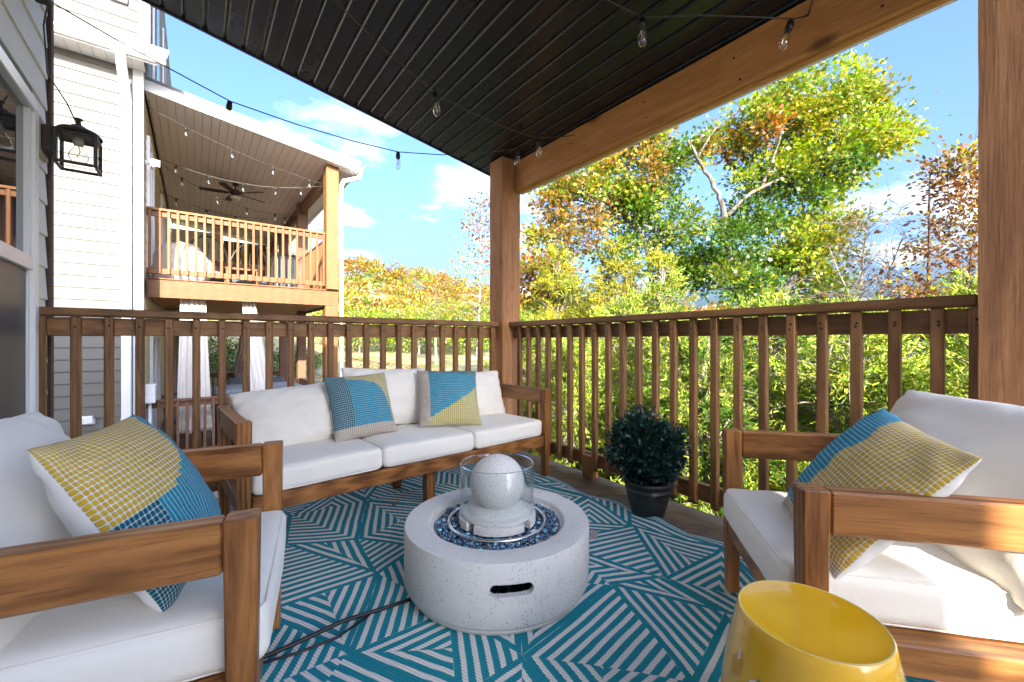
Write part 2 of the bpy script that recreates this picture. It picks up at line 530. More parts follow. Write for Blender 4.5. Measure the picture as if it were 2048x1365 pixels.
# ---- posts (rough sawn): slightly wavy skin
def rough_post(name, label, lo, hi, mat):
    lo = Vector(lo); hi = Vector(hi); c = (lo + hi) / 2; h = (hi - lo) / 2
    b = MB(); n = 48; k = 4; vs = []
    ring = []
    for i in range(k): ring.append((-1 + 2 * i / k, -1))
    for i in range(k): ring.append((1, -1 + 2 * i / k))
    for i in range(k): ring.append((1 - 2 * i / k, 1))
    for i in range(k): ring.append((-1, 1 - 2 * i / k))
    m_ = len(ring)
    for j in range(n + 1):
        z = -h.z + 2 * h.z * j / n
        for (u, v) in ring:
            cr = 0.985 if abs(u) == 1 and abs(v) == 1 else 1.0
            q = mnoise.noise(Vector((u * 2 + lo.x, v * 2, z * 5))) * 0.0022
            chip = max(0, mnoise.noise(Vector((u * 3, v * 3 + 5, z * 7 + lo.y)) ) - 0.45) * 0.02 if cr < 1 else 0
            vs.append(((u * (h.x + q)) * (cr - chip), (v * (h.y + q)) * (cr - chip), z))
    fs = [list(range(m_))[::-1], [n * m_ + i for i in range(m_)]]
    for j in range(n):
        for i in range(m_):
            i2 = (i + 1) % m_
            fs.append((j * m_ + i, j * m_ + i2, (j + 1) * m_ + i2, (j + 1) * m_ + i))
    b.add(vs, fs, 0)
    o = b.build(name, mat); o.location = c
    return tag(o, label, 'post')
rough_post('corner_post', 'rough brown square corner post where the two railings of our porch meet', (2.0, 2.763, 0.002), (2.185, 2.948, 2.425), POST['z'])
rough_post('porch_post', 'thick brown square post at the right edge beside the right armchair', (2.0, -0.021, 0.002), (2.185, 0.164, 2.44), POST['z'])

# ---- porch roof: beam, black ceiling planks, roof slab
roof = thing('porch_roof', 'sloping porch roof with black plank ceiling and orange cedar beam above the seating', 'porch roof', (0.8, 1.4, 2.6))
def rel(o, t): o.location -= t.location; return o
def beam_ply(x0, x1, ztop):
    o = boxo('beam', (x0, -0.42, 2.16), (x1, 2.762, ztop), CEDAR['y'], roof, 0.004); return rel(o, roof)
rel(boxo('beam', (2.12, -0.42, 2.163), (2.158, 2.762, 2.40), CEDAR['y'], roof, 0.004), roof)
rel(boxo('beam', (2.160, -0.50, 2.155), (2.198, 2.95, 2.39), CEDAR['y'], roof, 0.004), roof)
bscrew = SCREW.copy(); bscrew.name = 'nail_head'
for y, z in ((2.6, .06), (2.58, -.05), (2.1, .05), (1.95, -.06), (1.5, .07), (1.48, -.03), (.98, .05), (.95, -.07), (.45, .06), (.42, -.05), (.1, .04)):
    s = link('nail_head', bscrew, bpy.data.objects['beam']); s.location = (-.0192, y - 1.171, z - .02); s.rotation_euler = (0, R(-90), 0); s.scale = (1.3, 1.3, .6)
MYC = Matrix.Rotation(SL, 4, 'Y')
PL0, PL1 = -0.28, 3.13
def plank_mesh(w):
    b = MB(); h = (PL1 - PL0) / 2
    prof = [(-w / 2, 0.011), (-w / 2, 0.007), (-w / 2 + .008, 0), (w / 2 - .008, 0), (w / 2, 0.007), (w / 2, 0.011)]
    return b.prism(prof, -h, h, axis='y').mesh('ceiling_plank', CEIL, recalc=True)
pm = plank_mesh(0.0915)
k = 0; x = -0.572 + 0.03
while x < 2.42:
    xc = x + 0.0488
    if xc < 2.45:
        o = link('ceiling_plank', pm, roof)
        o.location = Vector((xc, (PL0 + PL1) / 2, ceil_z(xc))) - roof.location
        o.rotation_euler = (0, SL, 0)
    k += 1
    x += 0.0975 + (0.003 if k % 3 == 0 else 0)
def slant_box(name, x0, x1, y0, y1, dz0, dz1, mat, parent, zf=ceil_z):
    vs = []
    for xx in (x0, x1):
        for yy in (y0, y1):
            for dz in (dz0, dz1): vs.append((xx, yy, zf(xx) + dz))
    fs = [(0, 1, 3, 2), (4, 6, 7, 5), (0, 4, 5, 1), (2, 3, 7, 6), (0, 2, 6, 4), (1, 5, 7, 3)]
    o = MB().add(vs, fs).build(name, mat, parent, recalc=True)
    o.location = -parent.location
    return o
slant_box('roof_slab', -0.59, 2.50, -0.30, 3.16, 0.012, 0.34, BLACKMETAL, roof)
slant_box('edge_trim', -0.575, 2.46, 3.132, 3.150, -0.006, 0.011, BLACKMETAL, roof)
slant_box('fascia_board', -0.59, 2.50, 3.162, 3.185, 0.02, 0.36, WHITE, roof)
slant_box('fascia_board', 2.502, 2.525, -0.30, 3.16, -0.02, 0.36, WHITE, roof)

# ================================================================ OUR HOUSE WALL (left)
house = thing('townhouse', 'our own pale sided house wall with a tall window at the left edge', 'house', (-0.6, 1.0, 0))
def siding_run(parent, axis, fixed, a0, a1, z0, z1, step, mat, sgn, holes=(), name='siding_plank', ox=Vector((0, 0, 0)), butt=0.0145):
    """Lap siding: one wedge shaped plank per course. axis = direction the plank runs along."""
    z = z0
    while z < z1 - 0.01:
        zt = min(z + step + 0.015, z1)
        spans = [(a0, a1)]
        for (h0, h1, hz0, hz1) in holes:
            if hz0 < z + step and hz1 > z:
                ns = []
                for (s0, s1) in spans:
                    if h0 <= s0 and h1 >= s1: continue
                    if h1 <= s0 or h0 >= s1: ns.append((s0, s1)); continue
                    if h0 > s0: ns.append((s0, h0))
                    if h1 < s1: ns.append((h1, s1))
                spans = ns
        for (s0, s1) in spans:
            L = (s1 - s0) / 2
            hgt = zt - z
            # profile (out, up): thick butt at the bottom
            prof = [(0.0, 0.0), ((butt - .001) * sgn, 0.0), (butt * sgn, 0.004), (0.004 * sgn, hgt), (0.0, hgt)]
            b = MB()
            n = len(prof); vs = []
            for e in (-L, L):
                for (o_, u_) in prof:
                    vs.append((o_, e, u_) if axis == 'y' else (e, o_, u_))
            fs = [list(range(n)), [n + i for i in range(n)][::-1]] + [(i, n + i, n + (i + 1) % n, (i + 1) % n) for i in range(n)]
            o = b.add(vs, fs).build(name, mat, parent, recalc=True)
            c = (s0 + s1) / 2
            o.location = (Vector((fixed, c, z)) if axis == 'y' else Vector((c, fixed, z))) - ox
        z += step
H0 = house.location.copy()
siding_run(house, 'y', -0.600, -1.6, 3.06, 0.02, 2.93, 0.157, SIDING, 1, [(1.80, 2.84, 0.50, 2.06), (0.35, 1.25, -0.1, 2.12)], ox=H0)
rel(boxo('corner_trim', (-0.615, 3.098, -1.8), (-0.580, 3.150, 3.1), DARKWOOD, house), house)
rel(boxo('tar_strip', (-0.612, 3.062, -1.8), (-0.594, 3.096, 3.1), RUBBER, house, 0.001), house)
o = boxo('house_body', (-5.5, -5.05, -2.6), (-0.603, 3.09, 3.18), SIDING, house, 0.0); rel(o, house)
slant_box('shed_roof', -5.6, -0.60, -5.1, 3.30, 0.0, 0.22, BLACKMETAL, house, zf=lambda x: 3.19)
o = boxo('sun_block_upper', (-5.5, -5.04, 3.42), (-0.603, -3.0, 5.3), SIDING, house, 0.0); rel(o, house)  # unseen block added on the roof to keep sun off the corner post
o = boxo('sun_block_column', (-0.46, -6.3, -2.6), (0.14, -5.7, 4.80), SIDING, house, 0.0); rel(o, house)  # unseen column added behind the camera to block sun from the right railing
o = boxo('sun_block_panel', (-1.6, -6.3, 3.35), (-0.461, -5.7, 4.80), SIDING, house, 0.0); rel(o, house)  # added out of view: upper edge of the slot that shapes the sun patch
o = boxo('sun_block_panel', (-1.6, -6.3, -2.6), (-0.461, -5.7, 2.72), SIDING, house, 0.0); rel(o, house)  # added lower blocker; sun reaches the right armchair through the gap above
# grey flashing band round the window
rel(boxo('flashing_strip', (-0.603, 1.80, 2.005), (-0.592, 2.84, 2.06), plain('grey_flashing', (0.22, 0.22, 0.23), 0.8, vary=0.35, scale=40), house, 0.001), house)
rel(boxo('flashing_strip', (-0.603, 2.795, 1.78), (-0.5925, 2.84, 2.003), bpy.data.materials['grey_flashing'], house, 0.001), house)
rel(boxo('filler_board', (-0.603, 2.797, 0.50), (-0.593, 2.84, 1.778), bpy.data.materials['painted_siding'], house, 0.001), house)
win = thing('window', None, None); win.parent = house
wl = Vector((-0.585, 2.32, 0.54)) ; win.location = wl - H0
def wbox(name, lo, hi, mat, bev=0.003):
    o = boxo(name, lo, hi, mat, win, bev); o.location -= wl; return o
Y0w, Y1w = 1.85, 2.79
wbox('frame', (-0.600, Y0w, 1.93), (-0.560, Y1w, 1.985), VINYL)
wbox('frame', (-0.600, Y0w, 0.54), (-0.560, Y1w, 0.585), VINYL)
wbox('frame', (-0.600, Y0w, 0.586), (-0.560, Y0w + .05, 1.929), VINYL)
wbox('frame', (-0.600, Y1w - .05, 0.586), (-0.560, Y1w, 1.929), VINYL)
wbox('frame', (-0.600, Y0w - .01, 0.505), (-0.545, Y1w + .01, 0.538), VINYL)      # sill
wbox('sash', (-0.600, Y0w + .051, 1.225), (-0.567, Y1w - .051, 1.285), VINYL)
wbox('sash', (-0.600, Y1w - .085, 1.286), (-0.572, Y1w - .051, 1.928), VINYL)
wbox('sash', (-0.600, Y0w + .051, 1.286), (-0.572, Y0w + .085, 1.928), VINYL)
wbox('sash', (-0.600, Y1w - .070, 0.587), (-0.578, Y1w - .051, 1.224), VINYL)
wbox('pane', (-0.600, Y0w + .086, 1.287), (-0.589, Y1w - .086, 1.927), PANE, 0)
wbox('screen', (-0.600, Y0w + .052, 0.588), (-0.585, Y1w - .071, 1.223), SCREEN, 0)

# ---- wall lantern
lan = thing('wall_lantern', 'dark bronze box lantern with clear glass and bulb on our left wall', 'lantern', (-0.585, 2.955, 1.885))
def lb(name, lo, hi, mat=BRONZE, bev=0.002, parent=None):
    return boxo(name, lo, hi, mat, parent or lan, bev)
lb('wall_block', (-0.012, -0.085, -0.10), (0.012, 0.05, 0.075), plain('cream_block', (0.55, 0.47, 0.33), 0.7))
lb('back_box', (0.013, -0.075, -0.075), (0.045, 0.050, 0.045))
x0, x1, y0_, y1_, z0_, z1_ = 0.047, 0.200, -0.072, 0.078, -0.115, 0.045
for xx in (x0, x1 - .014):
    for yy in (y0_, y1_ - .014):
        lb('cage_bar', (xx, yy, z0_), (xx + .014, yy + .014, z1_))
for zz_ in (z0_, z1_ - .014):
    lb('cage_bar', (x0 + .0145, y0_, zz_), (x1 - .0145, y0_ + .012, zz_ + .0135))
    lb('cage_bar', (x0 + .0145, y1_ - .012, zz_), (x1 - .0145, y1_, zz_ + .0135))
    lb('cage_bar', (x0, y0_ + .0145, zz_), (x0 + .012, y1_ - .0145, zz_ + .0135))
    lb('cage_bar', (x1 - .012, y0_ + .0145, zz_), (x1, y1_ - .0145, zz_ + .0135))
lc = ((x0 + x1) / 2, (y0_ + y1_) / 2)
MB().lathe([(0.088, 0.0465), (0.087, 0.055), (0.072, 0.072), (0.044, 0.083), (0.022, 0.087), (0.012, 0.092), (0.026, 0.096), (0.012, 0.101), (0.008, 0.125), (0.017, 0.128), (0.016, 0.134), (0.0, 0.136)], 24, (*lc, 0)).build('roof_cap', BRONZE, lan)
lb('top_plate', (x0, y0_, 0.0455), (x1, y1_, 0.0463), BRONZE, 0)
for nm, lo, hi in (('glass_pane', (x0 + .004, y0_ + .003, z0_ + .014), (x1 - .004, y0_ + .005, z1_ - .014)), ('glass_pane', (x1 - .006, y0_ + .014, z0_ + .014), (x1 - .004, y1_ - .014, z1_ - .014))):
    lb(nm, lo, hi, GLASS, 0)
MB().lathe([(0.0, 0.050), (0.019, 0.049), (0.021, 0.012), (0.018, 0.002), (0.0, 0.002)], 16, (*lc, 0)).build('bulb_socket', plain('cream_socket', (0.58, 0.50, 0.40), 0.5), lan)
bl = MB().lathe([(0.014, 0.002), (0.018, -0.012), (0.034, -0.040), (0.038, -0.060), (0.028, -0.082), (0.0, -0.092)], 20, (*lc, 0)).build('bulb', BULBGLASS, lan)
MB().tube([(lc[0], lc[1], 0), (lc[0] + .006, lc[1], -.03), (lc[0] - .006, lc[1], -.06)], 0.002).build('filament', FILAMENT, bl)

# ================================================================ NEIGHBOURING TOWNHOUSE
NY = 8.10                                  # wall that faces us
nb = thing('townhouse', 'pale neighbouring townhouse with white gutter, downspout and a covered balcony', 'house', (-2.0, 10, -1.2))
NB0 = nb.location.copy()
def nbox(name, lo, hi, mat, bev=0.003, parent=nb):
    o = boxo(name, lo, hi, mat, parent, bev); o.location -= NB0 if parent is nb else Vector((0, 0, 0)); return o
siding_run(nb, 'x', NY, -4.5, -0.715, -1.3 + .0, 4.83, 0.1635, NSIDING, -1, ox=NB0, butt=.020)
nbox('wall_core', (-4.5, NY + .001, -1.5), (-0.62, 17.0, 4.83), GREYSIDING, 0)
nbox('corner_trim', (-0.713, NY - .022, -1.4), (-0.600, NY + .0, 4.83), WHITE)
nbox('corner_trim', (-0.6195, NY + .001, -1.4), (-0.598, NY + .11, 4.83), WHITE)
# soffit panels under the eave
k = 0; x = -4.4
while x < -0.62:
    nbox('soffit_panel', (x, 7.775, 4.834), (x + 0.128, NY - .001, 4.842), WHITE, 0.002); x += 0.132
nbox('eave_fascia', (-4.5, 7.748, 4.815), (-0.42, 7.772, 4.965), WHITE)
# gutter: hollow K profile
gp = [(7.745, 4.935), (7.745, 4.835), (7.700, 4.835), (7.668, 4.875), (7.650, 4.885), (7.648, 4.930), (7.660, 4.936), (7.660, 4.926), (7.672, 4.888), (7.704, 4.845), (7.737, 4.845), (7.737, 4.935)]
o = MB().prism([(p[0], p[1]) for p in gp], -4.5, -0.34, axis='x').build('gutter', WHITE, nb, recalc=True); o.location = -NB0
o = MB().prism(gp[:7], -0.339, -0.330, axis='x').build('gutter_end_cap', WHITE, nb, recalc=True); o.location = -NB0
# downspout with elbow
def downspout(name, pts, w, d, parent, off):
    b = MB()
    for i in range(len(pts) - 1):
        p, q = Vector(pts[i]), Vector(pts[i + 1])
        ax = (q - p); L = ax.length; ax.normalize()
        mt = Matrix.Translation((p + q) / 2) @ ax.to_track_quat('Z', 'Y').to_matrix().to_4x4()
        b.box((-w / 2, -d / 2, -L / 2 - .012), (w / 2, d / 2, L / 2 + .012), 0.008, mat=mt)
    o = b.build(name, WHITE, parent); o.location = off
    return o
downspout('downspout', [(-0.80, 7.70, 4.83), (-0.80, 7.74, 4.72), (-0.775, 8.03, 4.36), (-0.775, 8.03, -1.3)], 0.105, 0.075, nb, -NB0)
for z in (3.4, 1.6, -0.2):
    nbox('strap', (-0.832, 7.988, z), (-0.718, 7.9915, z + .025), WHITE, 0.001)
# shingled eave roof, one strip per course
SHING = plain('grey_shingle', (0.23, 0.215, 0.20), 0.95, vary=0.5, scale=22, bump=0.6)
y = 7.70; z = 4.935
for i in range(8):
    vs = [(-4.5, y, z), (-0.315 , y, z), (-0.315, y + .12, z + .083), (-4.5, y + .12, z + .083),
          (-4.5, y, z + .014), (-0.315, y, z + .014), (-0.315, y + .12, z + .088), (-4.5, y + .12, z + .088)]
    o = MB().add(vs, [(0, 3, 2, 1), (4, 5, 6, 7), (0, 1, 5, 4), (1, 2, 6, 5), (2, 3, 7, 6), (3, 0, 4, 7)]).build('shingle_course', SHING, nb); o.location = -NB0
    y += 0.098; z += 0.0675
# upper storey
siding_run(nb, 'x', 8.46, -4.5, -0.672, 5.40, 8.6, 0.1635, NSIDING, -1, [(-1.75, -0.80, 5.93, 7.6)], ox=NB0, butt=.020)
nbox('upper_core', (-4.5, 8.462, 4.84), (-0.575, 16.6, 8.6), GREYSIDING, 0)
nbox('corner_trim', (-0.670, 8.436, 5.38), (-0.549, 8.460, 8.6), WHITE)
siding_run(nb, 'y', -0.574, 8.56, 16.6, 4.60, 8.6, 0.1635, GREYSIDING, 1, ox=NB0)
nbox('corner_trim', (-0.575, 16.5, 4.5), (-0.545, 16.62, 8.6), WHITE)
uw = thing('window', None, None); uw.parent = nb; uw.location = Vector((-1.27, 8.44, 5.95)) - NB0
def ub(name, lo, hi, mat, bev=.004):
    o = boxo(name, lo, hi, mat, uw, bev); o.location -= Vector((-1.27, 8.44, 5.95)); return o
ub('frame', (-1.75, 8.405, 5.93), (-0.80, 8.460, 6.03), plain('grey_sill', (0.20, 0.195, 0.19), 0.6))
ub('frame', (-1.75, 8.40, 6.031), (-1.70, 8.46, 7.6), BLACKMETAL); ub('frame', (-0.98, 8.40, 6.031), (-0.94, 8.46, 7.6), BLACKMETAL)
ub('sash', (-1.699, 8.425, 6.031), (-0.981, 8.455, 6.09), BLACKMETAL)
ub('pane', (-1.699, 8.440, 6.091), (-0.981, 8.450, 7.6), PANE, 0)
sh = ub('shutter', (-0.939, 8.40, 6.031), (-0.805, 8.455, 7.6), SHUTTERBLUE)
# louvred shutters on the shaded return wall
def louvre(x, y0, y1, z0, z1, parent, off):
    t = thing('shutter', None, None); t.parent = parent; t.location = Vector((x, (y0 + y1) / 2, z0)) - off
    W = (y1 - y0) / 2
    b = MB()
    for yy in (-W, W - .04): b.box((0, yy, 0), (0.03, yy + .04, z1 - z0), .003)
    b.box((0, -W + .041, 0), (0.03, W - .041, .05), .003)
    b.build('shutter_frame', WHITE, t)
    sl = MB().box((0.0, -W + .042, -0.020), (0.006, W - .042, 0.022), .001, mat=Matrix.Rotation(R(35), 4, 'Y')).mesh('louvre_slat', SHUTTERBLUE)
    zz_ = 0.09
    while zz_ < z1 - z0:
        s = link('louvre_slat', sl, t); s.location = (0.012, 0, zz_); zz_ += 0.052
    return t
louvre(-0.555, 9.0, 9.55, 5.15, 7.6, nb, NB0)
louvre(-0.555, 11.6, 12.2, 5.15, 7.6, nb, NB0)
nbox('window_frame', (-0.556, 9.62, 5.15), (-0.535, 10.3, 7.6), WHITE)
nbox('dark_pane', (-0.534, 9.70, 5.25), (-0.531, 10.22, 7.5), PANE, 0)

# porch of the neighbour
def nceil(x): return 4.67 - 0.1445 * (x + 0.617)
NSL = math.atan(0.1445)
npr = MB()
w = 0.112; h = (17.0 - 8.30) / 2
prof = [(-w / 2, 0.012), (-w / 2, 0.004), (-w / 2 + .006, 0), (w / 2 - .006, 0), (w / 2, 0.004), (w / 2, 0.012)]
npm = MB().prism(prof, -h, h, axis='y').mesh('ceiling_plank', NCEIL, recalc=True)
x = -0.54
while x < 2.36:
    o = link('ceiling_plank', npm, nb); o.location = Vector((x, 12.65, nceil(x))) - NB0; o.rotation_euler = (0, NSL, 0)
    x += 0.1165
slant_box('porch_roof_slab', -0.57, 2.50, 8.305, 17.2, 0.0125, 0.19, plain('roof_edge_grey', (0.16, 0.16, 0.155), 0.9), nb, nceil)
slant_box('rake_fascia', -0.60, 2.56, 8.272, 8.303, -0.008, 0.155, WHITE, nb, nceil)
slant_box('drip_edge', -0.60, 2.58, 8.262, 8.320, 0.156, 0.20, SHING, nb, nceil)
slant_box('rake_soffit', 2.30, 2.50, 8.31, 17.2, -0.006, 0.0, WHITE, nb, nceil)
slant_box('eave_board', 2.501, 2.525, 8.30, 17.2, -0.02, 0.16, WHITE, nb, nceil)
o = MB().prism([(2.53, 4.33), (2.53, 4.23), (2.58, 4.23), (2.62, 4.27), (2.64, 4.33), (2.63, 4.33), (2.61, 4.275), (2.575, 4.24), (2.54, 4.24), (2.54, 4.33)], 8.26, 17.2, axis='y').build('gutter', WHITE, nb, recalc=True); o.location = -NB0
downspout('downspout', [(2.585, 8.32, 4.24), (2.575, 8.36, 4.12), (2.30, 8.45, 4.02), (2.262, 8.45, 3.92), (2.262, 8.45, -1.4)], 0.06, 0.07, nb, -NB0)
# inner wall of the porch (upper level) and lower level
siding_run(nb, 'y', -0.619, 8.22, 17.0, 1.95, 4.60, 0.1635, TAN, 1, [(8.7, 9.7, 2.0, 4.15), (12.0, 13.5, 2.0, 4.15)], ox=NB0)
siding_run(nb, 'y', -0.619, 8.22, 17.0, -1.2, 1.58, 0.1635, TAN, 1, [(9.3, 11.2, -1.2, 1.05)], ox=NB0)
def framed_door(y0, y1, z0, z1):
    for lo, hi in (((y0, z0), (y0 + .09, z1)), ((y1 - .09, z0), (y1, z1)), ((y0 + .091, z1 - .09), (y1 - .091, z1)), (((y0 + y1) / 2 - .04, z0), ((y0 + y1) / 2 + .04, z1 - .091))):
        nbox('door_frame', (-0.612, lo[0], lo[1]), (-0.565, hi[0], hi[1]), VINYL)
    nbox('door_pane', (-0.615, y0 + .09, z0), (-0.600, y1 - .09, z1 - .09), PANE, 0)
framed_door(8.7, 9.7, 2.0, 4.15); framed_door(12.0, 13.5, 2.0, 4.15); framed_door(9.3, 11.2, -0.97, 1.05)
# balcony: floor, beams, posts
nbox('balcony_beam', (-0.597, 8.53, 1.595), (2.225, 8.575, 1.871), NWOOD['x'], .004)
nbox('balcony_beam', (2.18, 8.576, 1.595), (2.224, 17.0, 1.871), NWOOD['y'], .004)
y = 8.60
while y < 17.0:
    nbox('floor_board', (-0.595, y, 1.85), (2.178, y + .136, 1.878), NWOOD['x'], .003); y += 0.142
nbox('floor_edge', (-0.597, 8.515, 1.8795), (2.235, 8.60, 1.903), NWOOD['x'], .004)
y = 8.62
while y < 17.0:
    nbox('soffit_board', (-0.595, y, 1.64), (2.178, y + .12, 1.655), CEDAR['x'], .003); y += 0.127
for yy in (8.50, 11.2, 13.9, 16.6):
    zt = nceil(2.0) - .01
    nbox('porch_post', (1.99, yy + .0 if yy > 9 else 8.4505, 1.905 if yy < 9 else 1.88), (2.215, yy + .215 if yy > 9 else 8.512 + .19, zt), NWOOD['z'] if yy < 9 else NBROWN['z'], .006)
    nbox('porch_post', (1.99, yy + .03 if yy > 9 else 8.58, -1.5), (2.178 if yy < 9 else 2.178, yy + .215 if yy > 9 else 8.78, 1.64), NBROWN['z'] if yy > 9 else NWOOD['z'], .006)
nbox('lower_post_face', (1.99, 8.531, -1.5), (2.215, 8.579, 1.594), NWOOD['z'], .004)
nbox('porch_beam', (2.05, 8.705, nceil(2.1) - .27), (2.13, 11.19, nceil(2.1) - .015), NBROWN['y'], .004)
nbox('porch_beam', (2.05, 11.42, nceil(2.1) - .27), (2.13, 13.89, nceil(2.1) - .015), NBROWN['y'], .004)
nbox('porch_beam', (2.05, 14.12, nceil(2.1) - .27), (2.13, 16.59, nceil(2.1) - .015), NBROWN['y'], .004)

nbox('end_wall', (-0.597, 16.9, 1.90), (0.75, 16.96, 4.465), WHITE)
for k in range(9):
    nbox('end_board', (0.76 + k * .138, 16.9, 1.90), (0.76 + k * .138 + .132, 16.94, 4.27), NBROWN['z'], .003)
# balcony railings
def n_rail(label, p0, p1, zc, group, mat, spacing=0.1143, zb=None, zbt=None, start=0.02):
    """Straight railing from p0 to p1 (x, y): cap on top of a top rail, bottom rail, balusters."""
    p0 = Vector((*p0, 0)); p1 = Vector((*p1, 0)); L = (p1 - p0).length
    t = thing('balcony_railing', label, 'railing', (p0.x, p0.y, zb - 0.09), math.atan2((p1 - p0).y, (p1 - p0).x), group)
    z0 = zb - 0.09
    boxo('cap_rail', (0, -.05, zc - .038 - z0), (L, .05, zc - z0), mat['x'], t, .004)
    boxo('top_rail', (0, -.01, zc - .125 - z0), (L, .028, zc - .0385 - z0), mat['x'], t, .003)
    boxo('bottom_rail', (0, -.01, zb - z0), (L, .028, zbt - z0), mat['x'], t, .003)
    bm_ = MB().box((0, -.046, zb + .002 - z0), (.036, -.0105, zc - .039 - z0), .003).mesh('baluster', mat['z'])
    x = start
    while x < L - .03:
        o = link('baluster', bm_, t); o.location = (x, 0, 0); x += spacing
    return t
n_rail('orange wood railing along the front edge of the neighbouring balcony', (-0.597, 8.56), (1.988, 8.56), 2.99, 'railings of the neighbouring house', NWOOD, zb=1.965, zbt=2.055)
n_rail('orange wood railing along the far open side of the neighbouring balcony', (2.15, 11.19), (2.15, 8.70), 2.99, 'railings of the neighbouring house', NWOOD, zb=1.965, zbt=2.055)
n_rail('orange wood divider railing deep inside the neighbouring balcony', (-0.59, 12.9), (2.0, 12.9), 2.93, 'railings of the neighbouring house', NWOOD, zb=1.965, zbt=2.055)
n_rail('brown railing of the lower deck below the neighbouring balcony', (-0.595, 8.46), (1.988, 8.46), 0.0, 'railings of the neighbouring house', NBROWN, zb=-0.90, zbt=-0.815)
n_rail('brown railing at the back of the deck below the neighbouring balcony', (0.0, 13.7), (1.98, 13.7), 0.06, 'railings of the neighbouring house', NBROWN, zb=-0.88, zbt=-0.80)
n_rail('brown railing on the outer side of the deck below the balcony', (2.05, 11.1), (2.05, 8.79), 0.02, 'railings of the neighbouring house', NBROWN, zb=-0.88, zbt=-0.80)
ld = thing('lower_deck', 'brown plank deck on the ground floor below the neighbouring balcony', 'deck', (0.8, 12, -1.0))
y = 8.42
while y < 17:
    o = boxo('deck_board', (-0.59, y, -1.0), (2.2, y + .136, -0.972), NBROWN['x'], ld); o.location -= ld.location; y += .1415
# ================================================================ NEIGHBOUR'S SMALL THINGS
def sag_pts(p, q, sag, n=14):
    p = Vector(p); q = Vector(q)
    return [p.lerp(q, i / n) - Vector((0, 0, sag * 4 * (i / n) * (1 - i / n))) for i in range(n + 1)]
def path_at(pts, t):
    k = t * (len(pts) - 1); i = min(int(k), len(pts) - 2)
    return pts[i].lerp(pts[i + 1], k - i)
SOCK = MB().lathe([(0.0, 0.004), (0.009, 0.003), (0.0115, -0.004), (0.0115, -0.016), (0.0135, -0.017), (0.0135, -0.024), (0.012, -0.040), (0.0, -0.040)], 14).mesh('socket', RUBBER)
BULB = MB().lathe([(0.010, -0.0405), (0.0125, -0.050), (0.0165, -0.066), (0.0185, -0.082), (0.0170, -0.096), (0.0105, -0.107), (0.0, -0.111)], 18).mesh('bulb', BULBGLASS)
_f = MB()
for dx in (-.003, .003): _f.tube([(dx, 0, -.045), (dx, 0, -.088)], 0.0011, 5)
FILA = _f.mesh('filament', FILAMENT)
def add_bulb(t, p, tilt=(0, 0), scale=1.0, detail=True):
    s = link('socket', SOCK, t); s.location = Vector(p) - t.location; s.rotation_euler = (tilt[0], tilt[1], random.uniform(0, 6)); s.scale = (scale * 1.15,) * 3
    link('bulb', BULB, s)
    if detail: link('filament', FILA, s)
def string_light(label, group, pts, bulbs, r=0.0032, extra=None, scale=1.0, detail=True):
    t = thing('string_light', label, 'string lights', pts[0], 0, group)
    b = MB().tube([Vector(p) - t.location for p in pts], r, 6)
    for e in (extra or []): b.tube([Vector(p) - t.location for p in e], r, 6)
    b.build('cable', CABLE, t)
    for bb in bulbs: add_bulb(t, *bb, scale=scale, detail=detail)
    return t
G = 'string lights of our porch'
c1 = sag_pts((-0.50, 2.75, 2.46), (2.06, 2.46, 2.40), 0.10, 40)
def nearest(pts, x): return min(pts, key=lambda p: abs(p.x - x))
c1 = [Vector(p) for p in ((-0.53, 2.78, 2.46), (-0.3, 2.82, 2.397), (0.0, 2.87, 2.33), (0.16, 2.90, 2.297), (0.5, 2.90, 2.272), (0.85, 2.89, 2.262), (1.156, 2.87, 2.266), (1.45, 2.76, 2.285), (1.75, 2.60, 2.33), (1.93, 2.50, 2.365), (2.09, 2.44, 2.40))]
t = string_light('black cable of clear bulbs hung across the open side towards the neighbouring house', G, c1,
    [((0.16, 2.90, 2.294), (R(4), R(10))), ((1.156, 2.87, 2.263), (0, 0)), ((1.945, 2.49, 2.365), (0, R(3)))], extra=[[(-0.53, 2.78, 2.46), (-0.56, 2.86, 2.38), (-0.565, 2.95, 2.2), (-0.50, 2.95, 2.08), (-0.452, 2.935, 1.95)]])
o = boxo('cable_clip', (-0.575, 2.70, 2.44), (-0.515, 2.80, 2.50), RUBBER, t, .006); o.location -= t.location
c2 = [Vector(p) for p in ((-0.55, 2.0, 2.85), (0.0, 2.03, 2.68), (0.52, 2.06, 2.51), (0.8, 2.11, 2.405), (1.076, 2.134, 2.31), (1.3, 2.14, 2.285), (1.55, 2.15, 2.28), (1.75, 2.155, 2.285), (1.86, 2.155, 2.295), (1.98, 2.11, 2.32), (2.115, 2.06, 2.352))]
string_light('black cable of clear bulbs running under the middle of the black ceiling', G, c2, [((1.076, 2.134, 2.308), (0, R(-6))), ((1.86, 2.155, 2.29), (0, R(-4)))])
c3 = [Vector(p) for p in ((0.6, 1.3, 2.69), (1.0, 1.27, 2.58), (1.41, 1.24, 2.44), (1.595, 1.135, 2.362), (1.75, 0.95, 2.33), (1.9, 0.80, 2.30), (2.03, 0.69, 2.285), (2.115, 0.665, 2.325))]
string_light('olive black cable of clear bulbs ending on the cedar beam near the right post', G, c3, [((1.595, 1.135, 2.358), (0, 0)), ((2.03, 0.70, 2.283), (R(14), R(-10)))], extra=[[(2.115, 0.665, 2.325), (2.10, 0.64, 2.38), (2.06, 0.62, 2.43)]])
G = 'string lights under the neighbouring porch roof'
